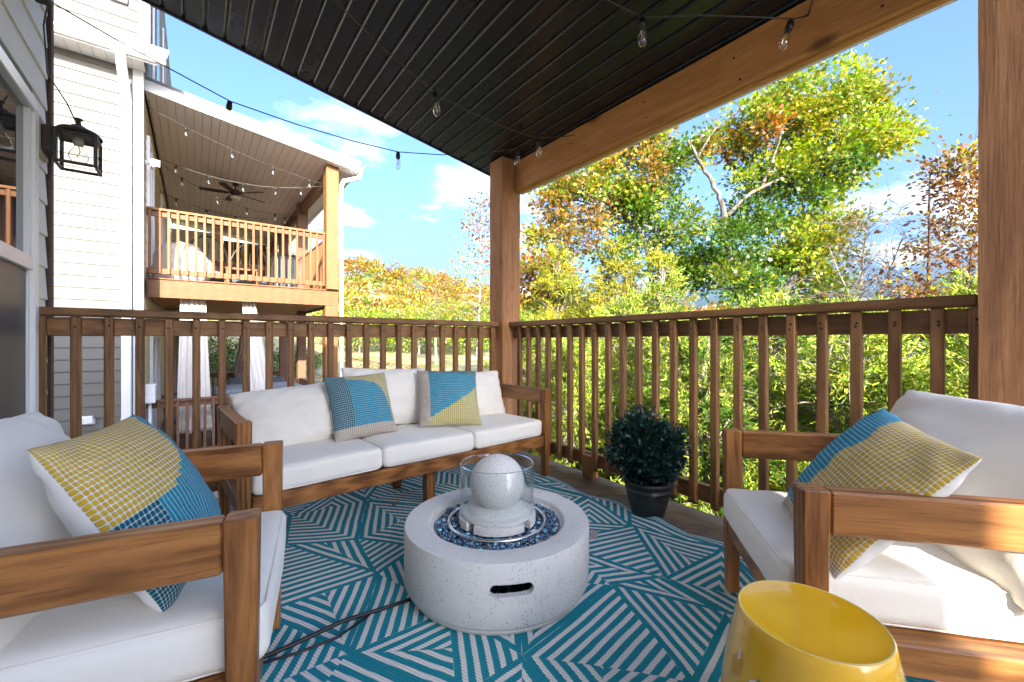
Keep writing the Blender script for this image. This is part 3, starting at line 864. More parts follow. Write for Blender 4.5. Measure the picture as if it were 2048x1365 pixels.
ns = [((-.58, 8.46, 4.50), (2.0, 8.72, 3.98), .10, (.18, .42, .66, .9), 'foremost under the neighbouring porch roof'),
      ((-.58, 9.5, 4.12), (2.0, 8.85, 3.98), .22, (.12, .30, .5, .7, .86), 'second from the front under the neighbouring porch roof'),
      ((-.58, 9.6, 4.10), (2.02, 11.15, 3.98), .30, (.15, .36, .56, .78), 'running diagonally past the ceiling fan of the neighbouring porch'),
      ((-.58, 11.4, 4.05), (2.02, 11.2, 3.98), .28, (.1, .3, .5, .7, .88), 'beyond the ceiling fan of the neighbouring porch'),
      ((-.58, 12.6, 4.05), (2.02, 13.8, 3.95), .25, (.1, .3, .5, .7, .88), 'deepest inside the neighbouring porch')]
for p, q, sg, ts, lab in ns:
    pts = sag_pts(p, q, sg, 18)
    string_light('black cable of small bulbs ' + lab, G, pts, [(path_at(pts, k), (0, 0)) for k in ts], r=0.005, scale=1.25, detail=False)

def ceiling_fan(x, y, label):
    t = thing('ceiling_fan', label, 'ceiling fan', (x, y, nceil(x)), R(20), 'ceiling fans of the neighbouring porch')
    MB().lathe([(0.0, 0.0), (0.06, -0.002), (0.055, -0.05), (0.014, -0.06), (0.014, -0.15), (0.0, -0.15)], 16).build('rod', BRONZE, t)
    MB().lathe([(0.014, -0.15), (0.09, -0.16), (0.125, -0.19), (0.125, -0.235), (0.08, -0.26), (0.05, -0.28), (0.0, -0.28)], 20).build('motor', BRONZE, t)
    MB().lathe([(0.05, -0.281), (0.10, -0.30), (0.105, -0.33), (0.07, -0.375), (0.0, -0.385)], 20).build('light_globe', plain('cream_glass_globe', (0.6, 0.55, 0.48), 0.3), t)
    bm_ = MB()
    bm_.prism([(0.13, -.045), (0.30, -.062), (0.62, -.068), (0.665, -.045), (0.67, 0), (0.665, .045), (0.62, .068), (0.30, .062), (0.13, .045)], -0.004, 0.004)
    bm_.box((0.08, -.018, -.012), (0.20, .018, -.0045), .003)
    bme = bm_.mesh('blade', BRONZE, recalc=True)
    for k in range(5):
        o = link('blade', bme, t); o.location = (0, 0, -0.225); o.rotation_euler = (R(11), 0, R(72 * k + 8))
ceiling_fan(0.73, 11.3, 'dark bronze five blade ceiling fan nearest the front of the neighbouring porch')
ceiling_fan(0.75, 14.6, 'second dark ceiling fan deeper inside the neighbouring porch')

fl = thing('flood_light', 'small grey flood light on the wall inside the neighbouring porch', 'flood light', (-0.60, 8.42, 3.62))
MB().lathe([(0.045, 0), (0.045, 0.012), (0.02, 0.02), (0.015, 0.07), (0, 0.07)], 14).build('mount', VINYL, fl).rotation_euler = (0, R(90), 0)
boxo('lamp_head', (0.055, -0.10, -0.07), (0.115, 0.06, 0.06), VINYL, fl, .01)
boxo('lens', (0.075, -0.104, -0.055), (0.175, -0.1005, 0.045), plain('flood_lens', (0.62, 0.63, 0.64), 0.2), fl, .002)

dv = thing('dryer_vent', 'white square vent cover low on the neighbouring siding', 'vent', (-1.19, NY - .016, -0.17))
boxo('vent_hood', (-.075, -.05, -.055), (.075, 0.0, .055), WHITE, dv, .01)
boxo('flange', (-.09, 0.0005, -.065), (.09, .006, .065), WHITE, dv, .002)

mbx = thing('utility_box', 'pale grey utility box with conduit on the wall by the lower railing', 'utility box', (-0.595, 8.33, 0.0))
boxo('box_body', (0.0, -.10, -0.02), (0.12, .09, .24), VINYL, mbx, .008)
boxo('box_lid', (-.0, -.11, .241), (.13, .10, .262), VINYL, mbx, .006)
MB().tube([(.05, 0, -.02), (.05, 0, -1.1)], .022, 10).build('conduit', VINYL, mbx)

def curtain(name, label, x0t, x1t, x0b, x1b, y, zt, zb, mat, folds=6, amp=.035, gather=None):
    nx_, nz_ = 60, 26
    vs = []; fs = []
    ph = random.uniform(0, 6)
    for j in range(nz_ + 1):
        v = j / nz_
        xa = x0t + (x0b - x0t) * v; xb = x1t + (x1b - x1t) * v
        if gather:
            gz, gx, gw = gather
            g = math.exp(-((v - gz) / 0.12) ** 2)
            m_ = (xa + xb) / 2 * (1 - g) + gx * g; hw = (xb - xa) / 2 * (1 - g) + gw * g
            xa, xb = m_ - hw, m_ + hw
        for i in range(nx_ + 1):
            u = i / nx_
            f = math.sin(u * folds * 2 * math.pi + ph + 0.8 * math.sin(v * 3 + ph)) * amp + math.sin(u * folds * 4.7 + v * 2) * amp * .35
            vs.append((xa + (xb - xa) * u, y + f * (.6 + .4 * v), zt + (zb - zt) * v + .01 * math.sin(u * 9) * v))
    for j in range(nz_):
        for i in range(nx_):
            a = j * (nx_ + 1) + i
            fs.append((a, a + 1, a + nx_ + 2, a + nx_ + 1))
    c = Vector(((x0t + x1t) / 2, y, zt))
    b = MB().add([Vector(p) - c for p in vs], fs, 0, True)
    o = b.build(name, mat); o.location = c
    sol = o.modifiers.new('thickness', 'SOLIDIFY'); sol.thickness = 0.003
    return tag(o, label, 'curtain', 'curtains below the neighbouring balcony')
curtain('curtain', 'white curtain hanging untied below the left part of the neighbouring balcony', -.19, .145, -.245, .235, 8.74, 1.62, -.616, CURTAIN, 5)
curtain('curtain', 'white curtain sweeping right below the middle of the neighbouring balcony', .66, .86, .80, 1.25, 8.74, 1.62, -.62, CURTAIN, 4)
curtain('curtain', 'beige curtain bunched by the sliding door under the neighbouring balcony', -.50, .0, -.52, -.02, 11.3, 1.62, -.85, CURTAINTAN, 7)
curtain('curtain', 'beige tied back curtain at the far end of the lower deck', 1.0, 1.32, .80, 1.15, 13.3, 1.62, -.75, CURTAINTAN, 4, .03, (.62, .93, .10))

# lower deck furniture
hb = thing('slatted_cabinet', 'dark navy slatted tub cabinet behind the lower railing', 'hot tub', (0.95, 9.6, -0.97))
for k in range(8):
    boxo('slat', (-.62, -.72, .03 + k * .112), (.75, -.70, .03 + k * .112 + .104), SHUTTERBLUE, hb, .004)
    boxo('slat', (-.64, -.70, .03 + k * .112), (-.62, .6, .03 + k * .112 + .104), SHUTTERBLUE, hb, .004)
boxo('tub_shell', (-.615, -.695, 0), (.75, .6, .93), BLACKMETAL, hb, .01)
boxo('cover_lid', (-.66, -.74, .931), (.78, .62, 1.0), NAVYCUSH, hb, .02)
ch = thing('patio_chair', 'dark wire patio chair on the lower deck beside the bunched curtain', 'chair', (-0.18, 10.2, -0.97), R(15))
b = MB()
for k in range(9):
    a_ = R(-80 + 20 * k)
    b.tube([(math.sin(a_) * .27, math.cos(a_) * .27, .42), (math.sin(a_) * .31, math.cos(a_) * .33, .85)], .006, 5)
b.build('wire_back', BLACKMETAL, ch)
MB().tube([(math.sin(R(q)) * .31, math.cos(R(q)) * .33, .85) for q in range(-90, 91, 15)], .011, 6).build('back_hoop', BLACKMETAL, ch)
MB().lathe([(0, .40), (.27, .40), (.28, .42), (.27, .44), (0, .45)], 20).build('seat', NAVYCUSH, ch)
leg = MB().tube([(.20, .2, .40), (.25, .25, 0)], .011, 6).mesh('leg', BLACKMETAL)
for k in range(4): link('leg', leg, ch).rotation_euler = (0, 0, R(90 * k))
ls = thing('patio_sofa', 'low patio sofa with grey blue cushions far back on the lower deck', 'sofa', (1.35, 12.6, -0.97), 0)
boxo('sofa_base', (-.7, -.4, .05), (.6, .4, .35), NBROWN['x'], ls, .01)
boxo('seat_cushion', (-.68, -.38, .352), (.58, .30, .50), NAVYCUSH, ls, .03)
boxo('back_cushion', (-.68, .12, .502), (-.06, .34, .92), NAVYCUSH, ls, .05)
boxo('back_cushion', (-.04, .12, .502), (.58, .34, .92), NAVYCUSH, ls, .05)

# balcony furniture
def lump(name, mat, parent, c, rx, ry, rz, seed=0, nz=.16):
    b = MB(); n = 24; k = 14; vs = []; fs = []
    for j in range(k + 1):
        ph = math.pi * j / k
        for i in range(n):
            th = 2 * math.pi * i / n
            d = Vector((math.sin(ph) * math.cos(th), math.sin(ph) * math.sin(th), math.cos(ph)))
            s = 1 + nz * mnoise.noise(d * 1.8 + Vector((seed, 0, 0))) + nz * .4 * mnoise.noise(d * 5 + Vector((seed, 3, 0)))
            vs.append((c[0] + d.x * rx * s, c[1] + d.y * ry * s, c[2] + (abs(d.z) ** .8 * (1 if d.z > 0 else -1)) * rz * s))
    for j in range(k):
        for i in range(n):
            fs.append((j * n + i, (j + 1) * n + i, (j + 1) * n + (i + 1) % n, j * n + (i + 1) % n))
    return b.add(vs, fs, 0, True).build(name, mat, parent, recalc=True)
cv = thing('covered_chair', 'beige fabric heap over a low seat at the left end of the neighbouring balcony', 'covered chair', (-0.22, 9.3, 1.88))
lump('cover', COVERF, cv, (0, 0, .30), .42, .36, .42, 3, .25)
lump('cushion', PILLOWBACK, cv, (.20, -.25, .28), .26, .2, .30, 8, .2)
for (hx, hy, nm) in ((0.18, 10.6, 'left'), (0.95, 10.9, 'right')):
    t = thing('hoop_chair', 'dark hoop framed hanging chair, the %s one on the neighbouring balcony' % nm, 'chair', (hx, hy, 1.88), R(30), 'hoop chairs on the neighbouring balcony')
    MB().tube([(math.sin(R(q)) * .44, 0.1 * math.cos(R(q)), .55 + .62 * -math.cos(R(q))) for q in range(20, 341, 12)], .022, 8).build('hoop', BLACKMETAL, t)
    lump('seat', NAVYCUSH, t, (0, -.05, .35), .34, .3, .14, 4, .1)
    for q in range(-3, 4):
        MB().tube([(q * .1, .09, 1.12 - abs(q) * .05), (q * .1, .14, .36)], .008, 5).build('back_bar', BLACKMETAL, t)
    MB().lathe([(.30, 0), (.30, .03), (.02, .05), (.02, .25), (0, .25)], 20).build('base', BLACKMETAL, t)
sp = thing('storage_bin', 'dark grey ribbed bin standing on the neighbouring balcony behind the railing', 'bin', (1.42, 9.5, 1.88))
boxo('bin_body', (-.20, -.19, .01), (.20, .19, .72), plain('bin_grey', (0.10, 0.105, 0.11), 0.5), sp, .01)
for k in range(6): boxo('rib', (-.19 + k * .068, -.206, .03), (-.19 + k * .068 + .034, -.191, .70), BLACKMETAL, sp, .003)
boxo('bin_lid', (-.215, -.21, .721), (.215, .21, .76), BLACKMETAL, sp, .01)
tb = thing('patio_table', 'low wooden table on the neighbouring balcony behind the railing', 'table', (0.75, 10.0, 1.88))
boxo('table_top', (-.3, -.3, .42), (.3, .3, .46), NWOOD['x'], tb, .005)
tl = MB().box((-.03, -.03, 0), (.03, .03, .419), .003).mesh('leg', NWOOD['z'])
for sx in (-.25, .25):
    for sy in (-.25, .25): link('leg', tl, tb).location = (sx, sy, 0)

# ================================================================ SEATING
def rounded_block(w, d, h, r, bulge=(.012, .012), seed=0, n=18, wr=.004):
    """Closed cushion: a box with rounded edges, bulging faces and slight creases."""
    half = Vector((w / 2, d / 2, h / 2))
    b = MB()
    def S1(t): return (1 if t >= 0 else -1) * (1 - (1 - abs(t)) ** 1.6)
    ts = [S1(-1 + 2 * i / n) for i in range(n + 1)]
    for ax in range(3):
        o1, o2 = [k for k in range(3) if k != ax]
        for sg in (-1, 1):
            vs = []; fs = []
            for i in range(n + 1):
                for j in range(n + 1):
                    p = Vector((0, 0, 0)); p[ax] = sg; p[o1] = ts[i]; p[o2] = ts[j]
                    q = Vector([p[k] * half[k] for k in range(3)])
                    inn = Vector([max(-(half[k] - r), min(half[k] - r, q[k])) for k in range(3)])
                    dv_ = q - inn
                    if dv_.length > 1e-9: q = inn + dv_.normalized() * r
                    u, v, w_ = p
                    q.z += (1 if q.z > 0 else -1) * bulge[0] * (1 - u * u) * (1 - v * v) * abs(w_) ** 2
                    q.y += (1 if q.y > 0 else -1) * bulge[1] * (1 - u * u) * (1 - w_ * w_) * abs(v) ** 2
                    q.x += (1 if q.x > 0 else -1) * bulge[1] * (1 - v * v) * (1 - w_ * w_) * abs(u) ** 2
                    k_ = mnoise.noise(Vector((q.x * 7 + seed, q.y * 7, q.z * 7))) + .5 * mnoise.noise(Vector((q.x * 19, q.y * 16 + seed, q.z * 15)))
                    q += q.normalized() * k_ * wr
                    vs.append(q)
            for i in range(n):
                for j in range(n):
                    f = (i * (n + 1) + j, (i + 1) * (n + 1) + j, (i + 1) * (n + 1) + j + 1, i * (n + 1) + j + 1)
                    fs.append(f)
            b.add(vs, fs, 0, True)
    return b.mesh('cushion', CUSHION, recalc=True)

def pillow_mesh(name, w, h, t, mats, regions=None, n=34, pinch=.07, seed=0, crease=.006, edge_mat=None, power=.55):
    """Puffed pillow; front (+z) faces get the material index regions(u, v)."""
    vs = []; idx = {}
    fs = []; ms = []
    def pos(i, j, side):
        u = -1 + 2 * i / n; v = -1 + 2 * j / n
        us = .35 * u + .65 * math.sin(u * math.pi / 2); vs_ = .35 * v + .65 * math.sin(v * math.pi / 2)
        u, v = us, vs_
        x = u * w / 2 * (1 - pinch * (1 - v * v) * u * u)
        y = v * h / 2 * (1 - pinch * (1 - u * u) * v * v)
        th = (max(0, 1 - u * u) ** power) * (max(0, 1 - v * v) ** power)
        z = side * t / 2 * th
        nn = mnoise.noise(Vector((u * 2.2 + seed, v * 2.2, side * 3))) + .5 * mnoise.noise(Vector((u * 5.5, v * 5.5 + seed, side * 2)))
        # creases running in from the corners
        cr = math.sin((u * v) * 16 + seed) * (abs(u * v)) ** 1.5
        z += side * (nn * crease + cr * crease * .9) * min(1, th * 3)
        if th == 0:
            x += mnoise.noise(Vector((u * 4 + seed, v * 4, 1))) * .004; y += mnoise.noise(Vector((u * 4, v * 4 + seed, 7))) * .004
        return (x, y, z)
    for side in (1, -1):
        for i in range(n + 1):
            for j in range(n + 1):
                edge = i in (0, n) or j in (0, n)
                key = (i, j, 0 if edge else side)
                if key not in idx:
                    idx[key] = len(vs); vs.append(pos(i, j, side))
        for i in range(n):
            for j in range(n):
                q = []
                for (a, c) in ((i, j), (i + 1, j), (i + 1, j + 1), (i, j + 1)):
                    edge = a in (0, n) or c in (0, n)
                    q.append(idx[(a, c, 0 if edge else side)])
                if side < 0: q.reverse()
                fs.append(q)
                ms.append(regions((i + .5) / n, (j + .5) / n) if (side > 0 and regions) else 0)
    me = bpy.data.meshes.new(name)
    me.from_pydata(vs, [], fs)
    for mt in mats: me.materials.append(mt)
    me.polygons.foreach_set('material_index', ms)
    me.polygons.foreach_set('use_smooth', [True] * len(fs))
    uv = me.uv_layers.new(name='weave')
    k = 0
    for side in (1, -1):
        for i in range(n):
            for j in range(n):
                q = [(i, j), (i + 1, j), (i + 1, j + 1), (i, j + 1)]
                if side < 0: q.reverse()
                for (a, c) in q:
                    uv.data[k].uv = (a, c); k += 1
    me.update()
    return me

def seat_frame(t, W, D, mids=()):
    """Teak style frame: local x across, y back from the front, z up."""
    P = .055; h = W / 2; ZA = .582
    def part(name, lo, hi, ax, bev=.004): return boxo(name, lo, hi, ACACIA[ax], t, bev)
    for sx in (-1, 1):
        xa, xb = (h - P, h) if sx > 0 else (-h, -h + P)
        lg = MB()
        lg.box((-P / 2, -P / 2, -.291), (P / 2, P / 2, .291), .004)
        for i, v in enumerate(lg.v):        # taper the foot
            if v[2] < -.25: lg.v[i] = (v[0] * .74, v[1] * .74, v[2])
        for y in (P / 2, D - P / 2):
            o = link('leg', lg.mesh('leg', ACACIA['z']), t); o.location = ((xa + xb) / 2, y, .291)
        part('arm', (xa + .004, P + .0006, ZA - .096), (xb - .004, D - P - .0006, ZA - .002), 'y', .005)
        part('side_apron', (xa + .010 - (.035 if sx > 0 else 0), P + .0006, .205), (xb - .010 + (.035 if sx < 0 else 0), D - P - .0006, .272), 'y')
    part('front_apron', (-h + P + .0006, .008, .205), (h - P - .0006, .034, .274), 'x')
    part('back_apron', (-h + P + .0006, D - .036, .205), (h - P - .0006, D - .008, .274), 'x')
    for z0, z1 in ((.36, .43), (.51, .58)):
        part('back_rail', (-h + P + .0006, D - .036, z0), (h - P - .0006, D - .010, z1), 'x')
    y = .06
    while y < D - .12:
        part('seat_slat', (-h + P + .002, y, .232), (h - P - .002, y + .06, .250), 'x', .002); y += .085
    for mx in mids:
        part('leg', (mx - .026, .075, 0), (mx + .026, .125, .2315), 'z')
        part('leg', (mx - .026, D - .10, 0), (mx + .026, D - .055, .2315), 'z')

def lean(o, c, tilt, yaw=0, roll=0):
    o.location = c
    o.rotation_euler = (Matrix.Rotation(R(yaw), 3, 'Z') @ Matrix.Rotation(R(90 - tilt), 3, 'X') @ Matrix.Rotation(R(roll), 3, 'Z')).to_euler()

def piping(o, w, d, h, r):
    for sg in (1, -1):
        pts = []
        k = r * .72
        a, b_ = w / 2 - r + k, d / 2 - r + k
        cr = .03
        for (cx_, cy_, a0) in ((a - cr, b_ - cr, 0), (-a + cr, b_ - cr, 90), (-a + cr, -b_ + cr, 180), (a - cr, -b_ + cr, 270)):
            for q in range(0, 91, 18): pts.append((cx_ + cr * math.cos(R(a0 + q)), cy_ + cr * math.sin(R(a0 + q)), sg * (h / 2 - r + k)))
        dense = []
        for i in range(len(pts)):
            p_, q_ = Vector(pts[i]), Vector(pts[(i + 1) % len(pts)])
            n_ = max(1, int((q_ - p_).length / .05))
            for j in range(n_): dense.append(p_.lerp(q_, j / n_))
        dense.append(dense[0])
        for v_ in dense:
            v_ += v_.normalized() * (mnoise.noise(v_ * 7) * .003)
        MB().tube(dense, .0032, 5, cap=False).build('piping', CUSHION, o)

# --- three seat sofa along the far railing
SW = 1.775
sofa = thing('sofa', 'three seat acacia sofa with off white cushions in front of the far railing', 'sofa', (1.0125, 2.005, 0.012), R(4.2))
seat_frame(sofa, SW, .57, (0.02,))
cw = (SW - .112) / 3
for k in range(3):
    o = link('seat_cushion', rounded_block(cw - .004, .56, .105, .026, (.012, .004), 10 + k, wr=.0022), sofa)
    piping(o, cw - .004, .56, .105, .026); o.location = ((k - 1) * cw, .285 + .008, .324); o.rotation_euler = (R(-.6), R((-.5, .3, -.2)[k]), 0)
bc = [((-.545, .455, .512), 26, -4, 5, .585, .335), ((-.035, .51, .558), 12, 2, -3, .55, .365), ((.575, .475, .520), 18, -3, 0, .535, .34)]
for k, (c, tl_, yw, rl_, w, h) in enumerate(bc):
    o = link('back_cushion', pillow_mesh('back_cushion', w, h, .18, [CUSHION], None, 34, .05, 20 + k * 3, .015, power=.44), sofa)
    lean(o, c, tl_, yw, rl_)

# --- left armchair
chair_l = thing('armchair', 'acacia armchair in the left foreground with off white cushions by the window wall', 'armchair', (.16, 1.205, 0.012), R(78))
seat_frame(chair_l, .66, .68)
o = link('seat_cushion', rounded_block(.545, .66, .115, .030, (.016, .006), 31, wr=.003), chair_l); piping(o, .545, .66, .115, .030); o.location = (0, .33 - .012, .328)
o = link('back_cushion', pillow_mesh('back_cushion', .58, .42, .20, [CUSHION], None, 30, .03, 41, .012, power=.36), chair_l)
lean(o, (0.01, .49, .535), 24, 0, -2)
# --- right armchair
chair_r = thing('armchair', 'acacia armchair at the right with off white cushions partly in sunlight', 'armchair', (1.298, .55, 0.012), R(-140.3))
seat_frame(chair_r, .665, .68)
o = link('seat_cushion', rounded_block(.550, .66, .115, .030, (.014, .006), 51, wr=.0025), chair_r); piping(o, .550, .66, .115, .030); o.location = (0, .33 - .012, .328)
o = link('back_cushion', pillow_mesh('back_cushion', .62, .43, .20, [CUSHION], None, 30, .03, 61, .012, power=.36), chair_r)
lean(o, (0.0, .50, .545), 22, 0, 1)

# --- throw pillows: woven colour blocks
def weave_mat(name, col, yarn=(0.66, 0.64, 0.58), gap=.30, sx=1.0, sy=1.0, line=False):
    m = NT(name)
    uv = m.n('UVMap'); uv.uv_map = 'weave'
    sp_ = m.n('SeparateXYZ', Vector=uv.outputs[0])
    fx = m.math('ABSOLUTE', m.math('SUBTRACT', m.math('FRACT', m.math('MULTIPLY', sp_.outputs[0], sx)), .5))
    fy = m.math('ABSOLUTE', m.math('SUBTRACT', m.math('FRACT', m.math('MULTIPLY', sp_.outputs[1], sy)), .5))
    if line: d = m.math('MAXIMUM', m.math('MULTIPLY', fx, .82), fy)
    else: d = m.math('POWER', m.math('ADD', m.math('POWER', fx, 3.0), m.math('POWER', fy, 3.0)), 1 / 3)
    dot = m.ramp(d, [(.5 - gap * .5 - .07, 1.0), (.5 - gap * .5 + .05, 0.0)])
    nz = m.noise(m.obj((1, 1, 1)), 60, 3)
    c = m.mix(nz, tuple(x * .72 for x in col), tuple(min(1, x * 1.25) for x in col))
    c = m.mix(dot, yarn, c)
    m.bump(m.math('ADD', dot, m.math('MULTIPLY', nz, .4)), .55, .003)
    return m.base(c, .9, .2)
YEL = weave_mat('yellow_weave', (0.52, 0.34, 0.030), gap=.13)
YEL2 = weave_mat('pale_yellow_weave', (0.44, 0.36, 0.055), gap=.13)
BLU = weave_mat('blue_weave', (0.012, 0.235, 0.36), gap=.10, line=True)
TEAL = weave_mat('dark_teal_weave', (0.006, 0.105, 0.155), gap=.09, yarn=(.45, .52, .53))
BEI = weave_mat('beige_weave', (0.36, 0.29, 0.22), gap=.16)
PM = [PILLOWBACK, YEL, BLU, TEAL, BEI]
PM2 = [PILLOWBACK, YEL2, BLU, TEAL, BEI]
def throw_pillow(label, c, angs, size, regions, mats, seed, t=.15, roll=0):
    o = link('throw_pillow', pillow_mesh('throw_pillow', size, size, t, mats, regions, 42, .05, seed, .006, power=.5))
    o.rotation_euler = (Matrix.Rotation(R(angs[0]), 3, 'Z') @ Matrix.Rotation(R(angs[1]), 3, 'X') @ Matrix.Rotation(R(angs[2]), 3, 'Z')).to_euler()
    o.location = c
    return tag(o, label, 'pillow', 'colour block throw pillows')
def reg1(u, v):
    if v < .25: return 4
    if u < .34: return 3
    if (u - .34) ** 2 / .53 ** 2 + (v - .25) ** 2 / .60 ** 2 < 1: return 2
    return 1
def reg2(u, v):
    if u < .24: return 4 if v > .18 + (u - .24) * .6 else 4
    if v < .18 + (u - .24) * .63: return 1
    if v > .86 - .12 * (u - .24) ** 2: return 3
    return 2
def reg3(u, v):
    if v > .94: return 4
    if (u + .05) ** 2 + (v - .25) ** 2 < .56 ** 2 or (v < .25 and u < .51): return 1
    return 2 if v > .27 else 3
def reg4(u, v):
    if v < .17: return 4
    if u < .54 - .14 * (1 - v) - .5 * max(0, v - .7): return 2
    return 1
throw_pillow('throw pillow with dark teal edge and blue quarter circle, the left one on the sofa', (.728, 2.325, .560), (8.8, 69, 1.4), .355, reg1, PM2, 3)
throw_pillow('throw pillow with beige side, blue and yellow triangles, the right one on the sofa', (1.262, 2.315, .562), (-18, 58, -1.9), .38, reg2, PM2, 5)
throw_pillow('yellow and bright blue woven throw pillow tilted on the left armchair', (-.085, 1.235, .560), (74.2, 59.8, -90.2), .385, reg3, PM, 8, .17)
throw_pillow('blue edged yellow woven throw pillow tilted on the right armchair', (1.355, .312, .545), (-143, 53, -7.2), .40, reg4, PM, 11, .16)

# ================================================================ RUG
def build_rug():
    X0, X1, Y0, Y1 = -.56, 1.865, -.45, 2.735
    rng = random.Random(11)
    B = .030
    nx_, ny_ = 7, 9
    P = {}
    for j in range(ny_ + 1):
        off = .5 if j % 2 else 0
        for i in range(nx_ + 2):
            fx = (i - off) / nx_; fx = max(0, min(1, fx)); fy = j / ny_
            x = X0 + B + fx * (X1 - X0 - 2 * B); y = Y0 + B + fy * (Y1 - Y0 - 2 * B)
            if 0 < fx < 1: x += rng.uniform(-.085, .085)
            if 0 < fy < 1: y += rng.uniform(-.085, .085)
            P[i, j] = Vector((x, y, 0))
    tris = []
    for j in range(ny_):
        for i in range(nx_ + 1):
            a, b_, c, d_ = P[i, j], P[i + 1, j], P[i, j + 1], P[i + 1, j + 1]
            if j % 2 == 0: tt = [(a, b_, d_), (a, d_, c)]
            else: tt = [(a, b_, c), (b_, d_, c)]
            for q in tt:
                ar = abs((q[1] - q[0]).cross(q[2] - q[0]).z)
                if ar > 1e-4: tris.append(q)
    vs = []; fs = []; sv = []
    N = 6
    def wob(p):
        e = 0
        dx_ = min(p.x - X0, X1 - p.x); dy_ = min(p.y - Y0, Y1 - p.y); de = min(dx_, dy_)
        z = .0035 + .010 * max(0, mnoise.noise(Vector((p.x * 2.1, p.y * 2.1, 4))) + .1)
        z += max(0, .10 - de) * .10 * (1 + math.sin((p.y if dx_ < dy_ else p.x) * 17 + 1.3 * math.sin(p.y * 5)))
        x = p.x + .012 * math.sin(p.y * 9.0 + 1) * math.exp(-dx_ * 2.5) + .008 * mnoise.noise(Vector((p.x * 3, p.y * 3, 9)))
        y = p.y + .010 * math.sin(p.x * 10.0) * math.exp(-dy_ * 2.5) + .008 * mnoise.noise(Vector((p.x * 3, p.y * 3, 19)))
        return (x, y, z)
    def emit(A, Bv, C, sa, sb, sc):
        base = len(vs); row = {}
        for i in range(N + 1):
            for j in range(N + 1 - i):
                k = N - i - j
                p = (A * i + Bv * j + C * k) / N
                row[i, j] = len(vs); vs.append(wob(p)); sv.append((sa * i + sb * j + sc * k) / N)
        for i in range(N):
            for j in range(N - i):
                f = [row[i, j], row[i + 1, j], row[i, j + 1]]
                fs.append(f)
                if i + j < N - 1: fs.append([row[i + 1, j], row[i + 1, j + 1], row[i, j + 1]])
    def dline(p, a, b_):
        t_ = (b_ - a).normalized(); return abs(t_.cross(p - a).z)
    for (a, b_, c) in tris:
        q = [a, b_, c]; r_ = rng.randrange(3); q = q[r_:] + q[:r_]
        a, b_, c = q
        kind = rng.random()
        if kind < .52:                  # chevrons meeting on the median
            m_ = (b_ + c) / 2 * 1.0
            emit(a, b_, m_, 0, 0, dline(m_, a, b_))
            emit(a, m_, c, 0, dline(m_, a, c), 0)
        else:                           # plain stripes parallel to one side
            emit(a, b_, c, dline(a, b_, c), 0, 0)
    for (p, q, n_) in ((Vector((X0, Y0, 0)), Vector((X1, Y0, 0)), Vector((0, 1, 0))), (Vector((X1, Y0, 0)), Vector((X1, Y1, 0)), Vector((-1, 0, 0))),
                       (Vector((X1, Y1, 0)), Vector((X0, Y1, 0)), Vector((0, -1, 0))), (Vector((X0, Y1, 0)), Vector((X0, Y0, 0)), Vector((1, 0, 0)))):
        d_ = (q - p).normalized(); L = (q - p).length; M = 40
        for k in range(M):
            s0 = L * k / M; s1 = L * (k + 1) / M
            e0 = max(B, s0) if k == 0 else s0; e1 = min(L - B, s1) if k == M - 1 else s1
            A0, A1 = p + d_ * s0, p + d_ * s1
            B0, B1 = p + d_ * e0 + n_ * B, p + d_ * e1 + n_ * B
            b0 = len(vs)
            for (pt, s_) in ((A0, -.074), (A1, -.074), (B1, -.002), (B0, -.002)):
                vs.append(wob(pt)); sv.append(s_)
            fs.append([b0, b0 + 1, b0 + 2, b0 + 3])
    me = bpy.data.meshes.new('area_rug')
    me.from_pydata(vs, [], fs)
    at = me.attributes.new('stripe', 'FLOAT', 'POINT')
    at.data.foreach_set('value', sv)
    m = NT('woven_rug')
    a = m.n('Attribute'); a.attribute_name = 'stripe'
    wobn = m.noise(m.obj((1, 1, 1), False), 9, 3)
    s = m.math('ADD', a.outputs['Fac'], m.math('MULTIPLY', m.math('SUBTRACT', wobn, .5), .008))
    tri = m.math('FRACT', m.math('MULTIPLY', s, 1 / .0365))
    # saw toothed weave edge
    tc = m.n('TexCoord'); sp_ = m.n('SeparateXYZ', Vector=tc.outputs['Object'])
    dg = m.math('FRACT', m.math('MULTIPLY', m.math('ADD', sp_.outputs[0], m.math('MULTIPLY', sp_.outputs[1], .45)), 1 / .0105))
    dgt = m.math('ABSOLUTE', m.math('SUBTRACT', dg, .5))
    tri2 = m.math('ADD', tri, m.math('MULTIPLY', m.math('SUBTRACT', dgt, .25), .10))
    st = m.ramp(tri2, [(.545, 0.0), (.58, 1.0)])
    nz = m.noise(m.obj((1, 1, 1), False), 2.2, 4)
    teal = m.mix(nz, (0.006, 0.200, 0.255), (0.016, 0.270, 0.335))
    th = m.ramp(dgt, [(.06, 1.0), (.16, 0.0)])
    white = m.mix(m.math('MULTIPLY', th, .62), (0.72, 0.70, 0.65), (0.26, 0.33, 0.34))
    teal = m.mix(m.math('MULTIPLY', th, .35), teal, (0.004, 0.07, 0.11))
    m.bump(m.math('ADD', m.math('MULTIPLY', dgt, 1.0), m.math('MULTIPLY', st, .4)), .5, .003)
    me.materials.append(m.base(m.mix(st, teal, white), .8, .25))
    bm = bmesh.new(); bm.from_mesh(me); bmesh.ops.recalc_face_normals(bm, faces=bm.faces)
    for f in bm.faces:
        if f.normal.z < 0: f.normal_flip()
        f.smooth = True
    bm.to_mesh(me); bm.free()
    o = link('area_rug', me); o.location = (0, 0, 0.0015)
    tag(o, 'large teal and off white geometric striped outdoor rug covering the porch floor', 'rug')
build_rug()

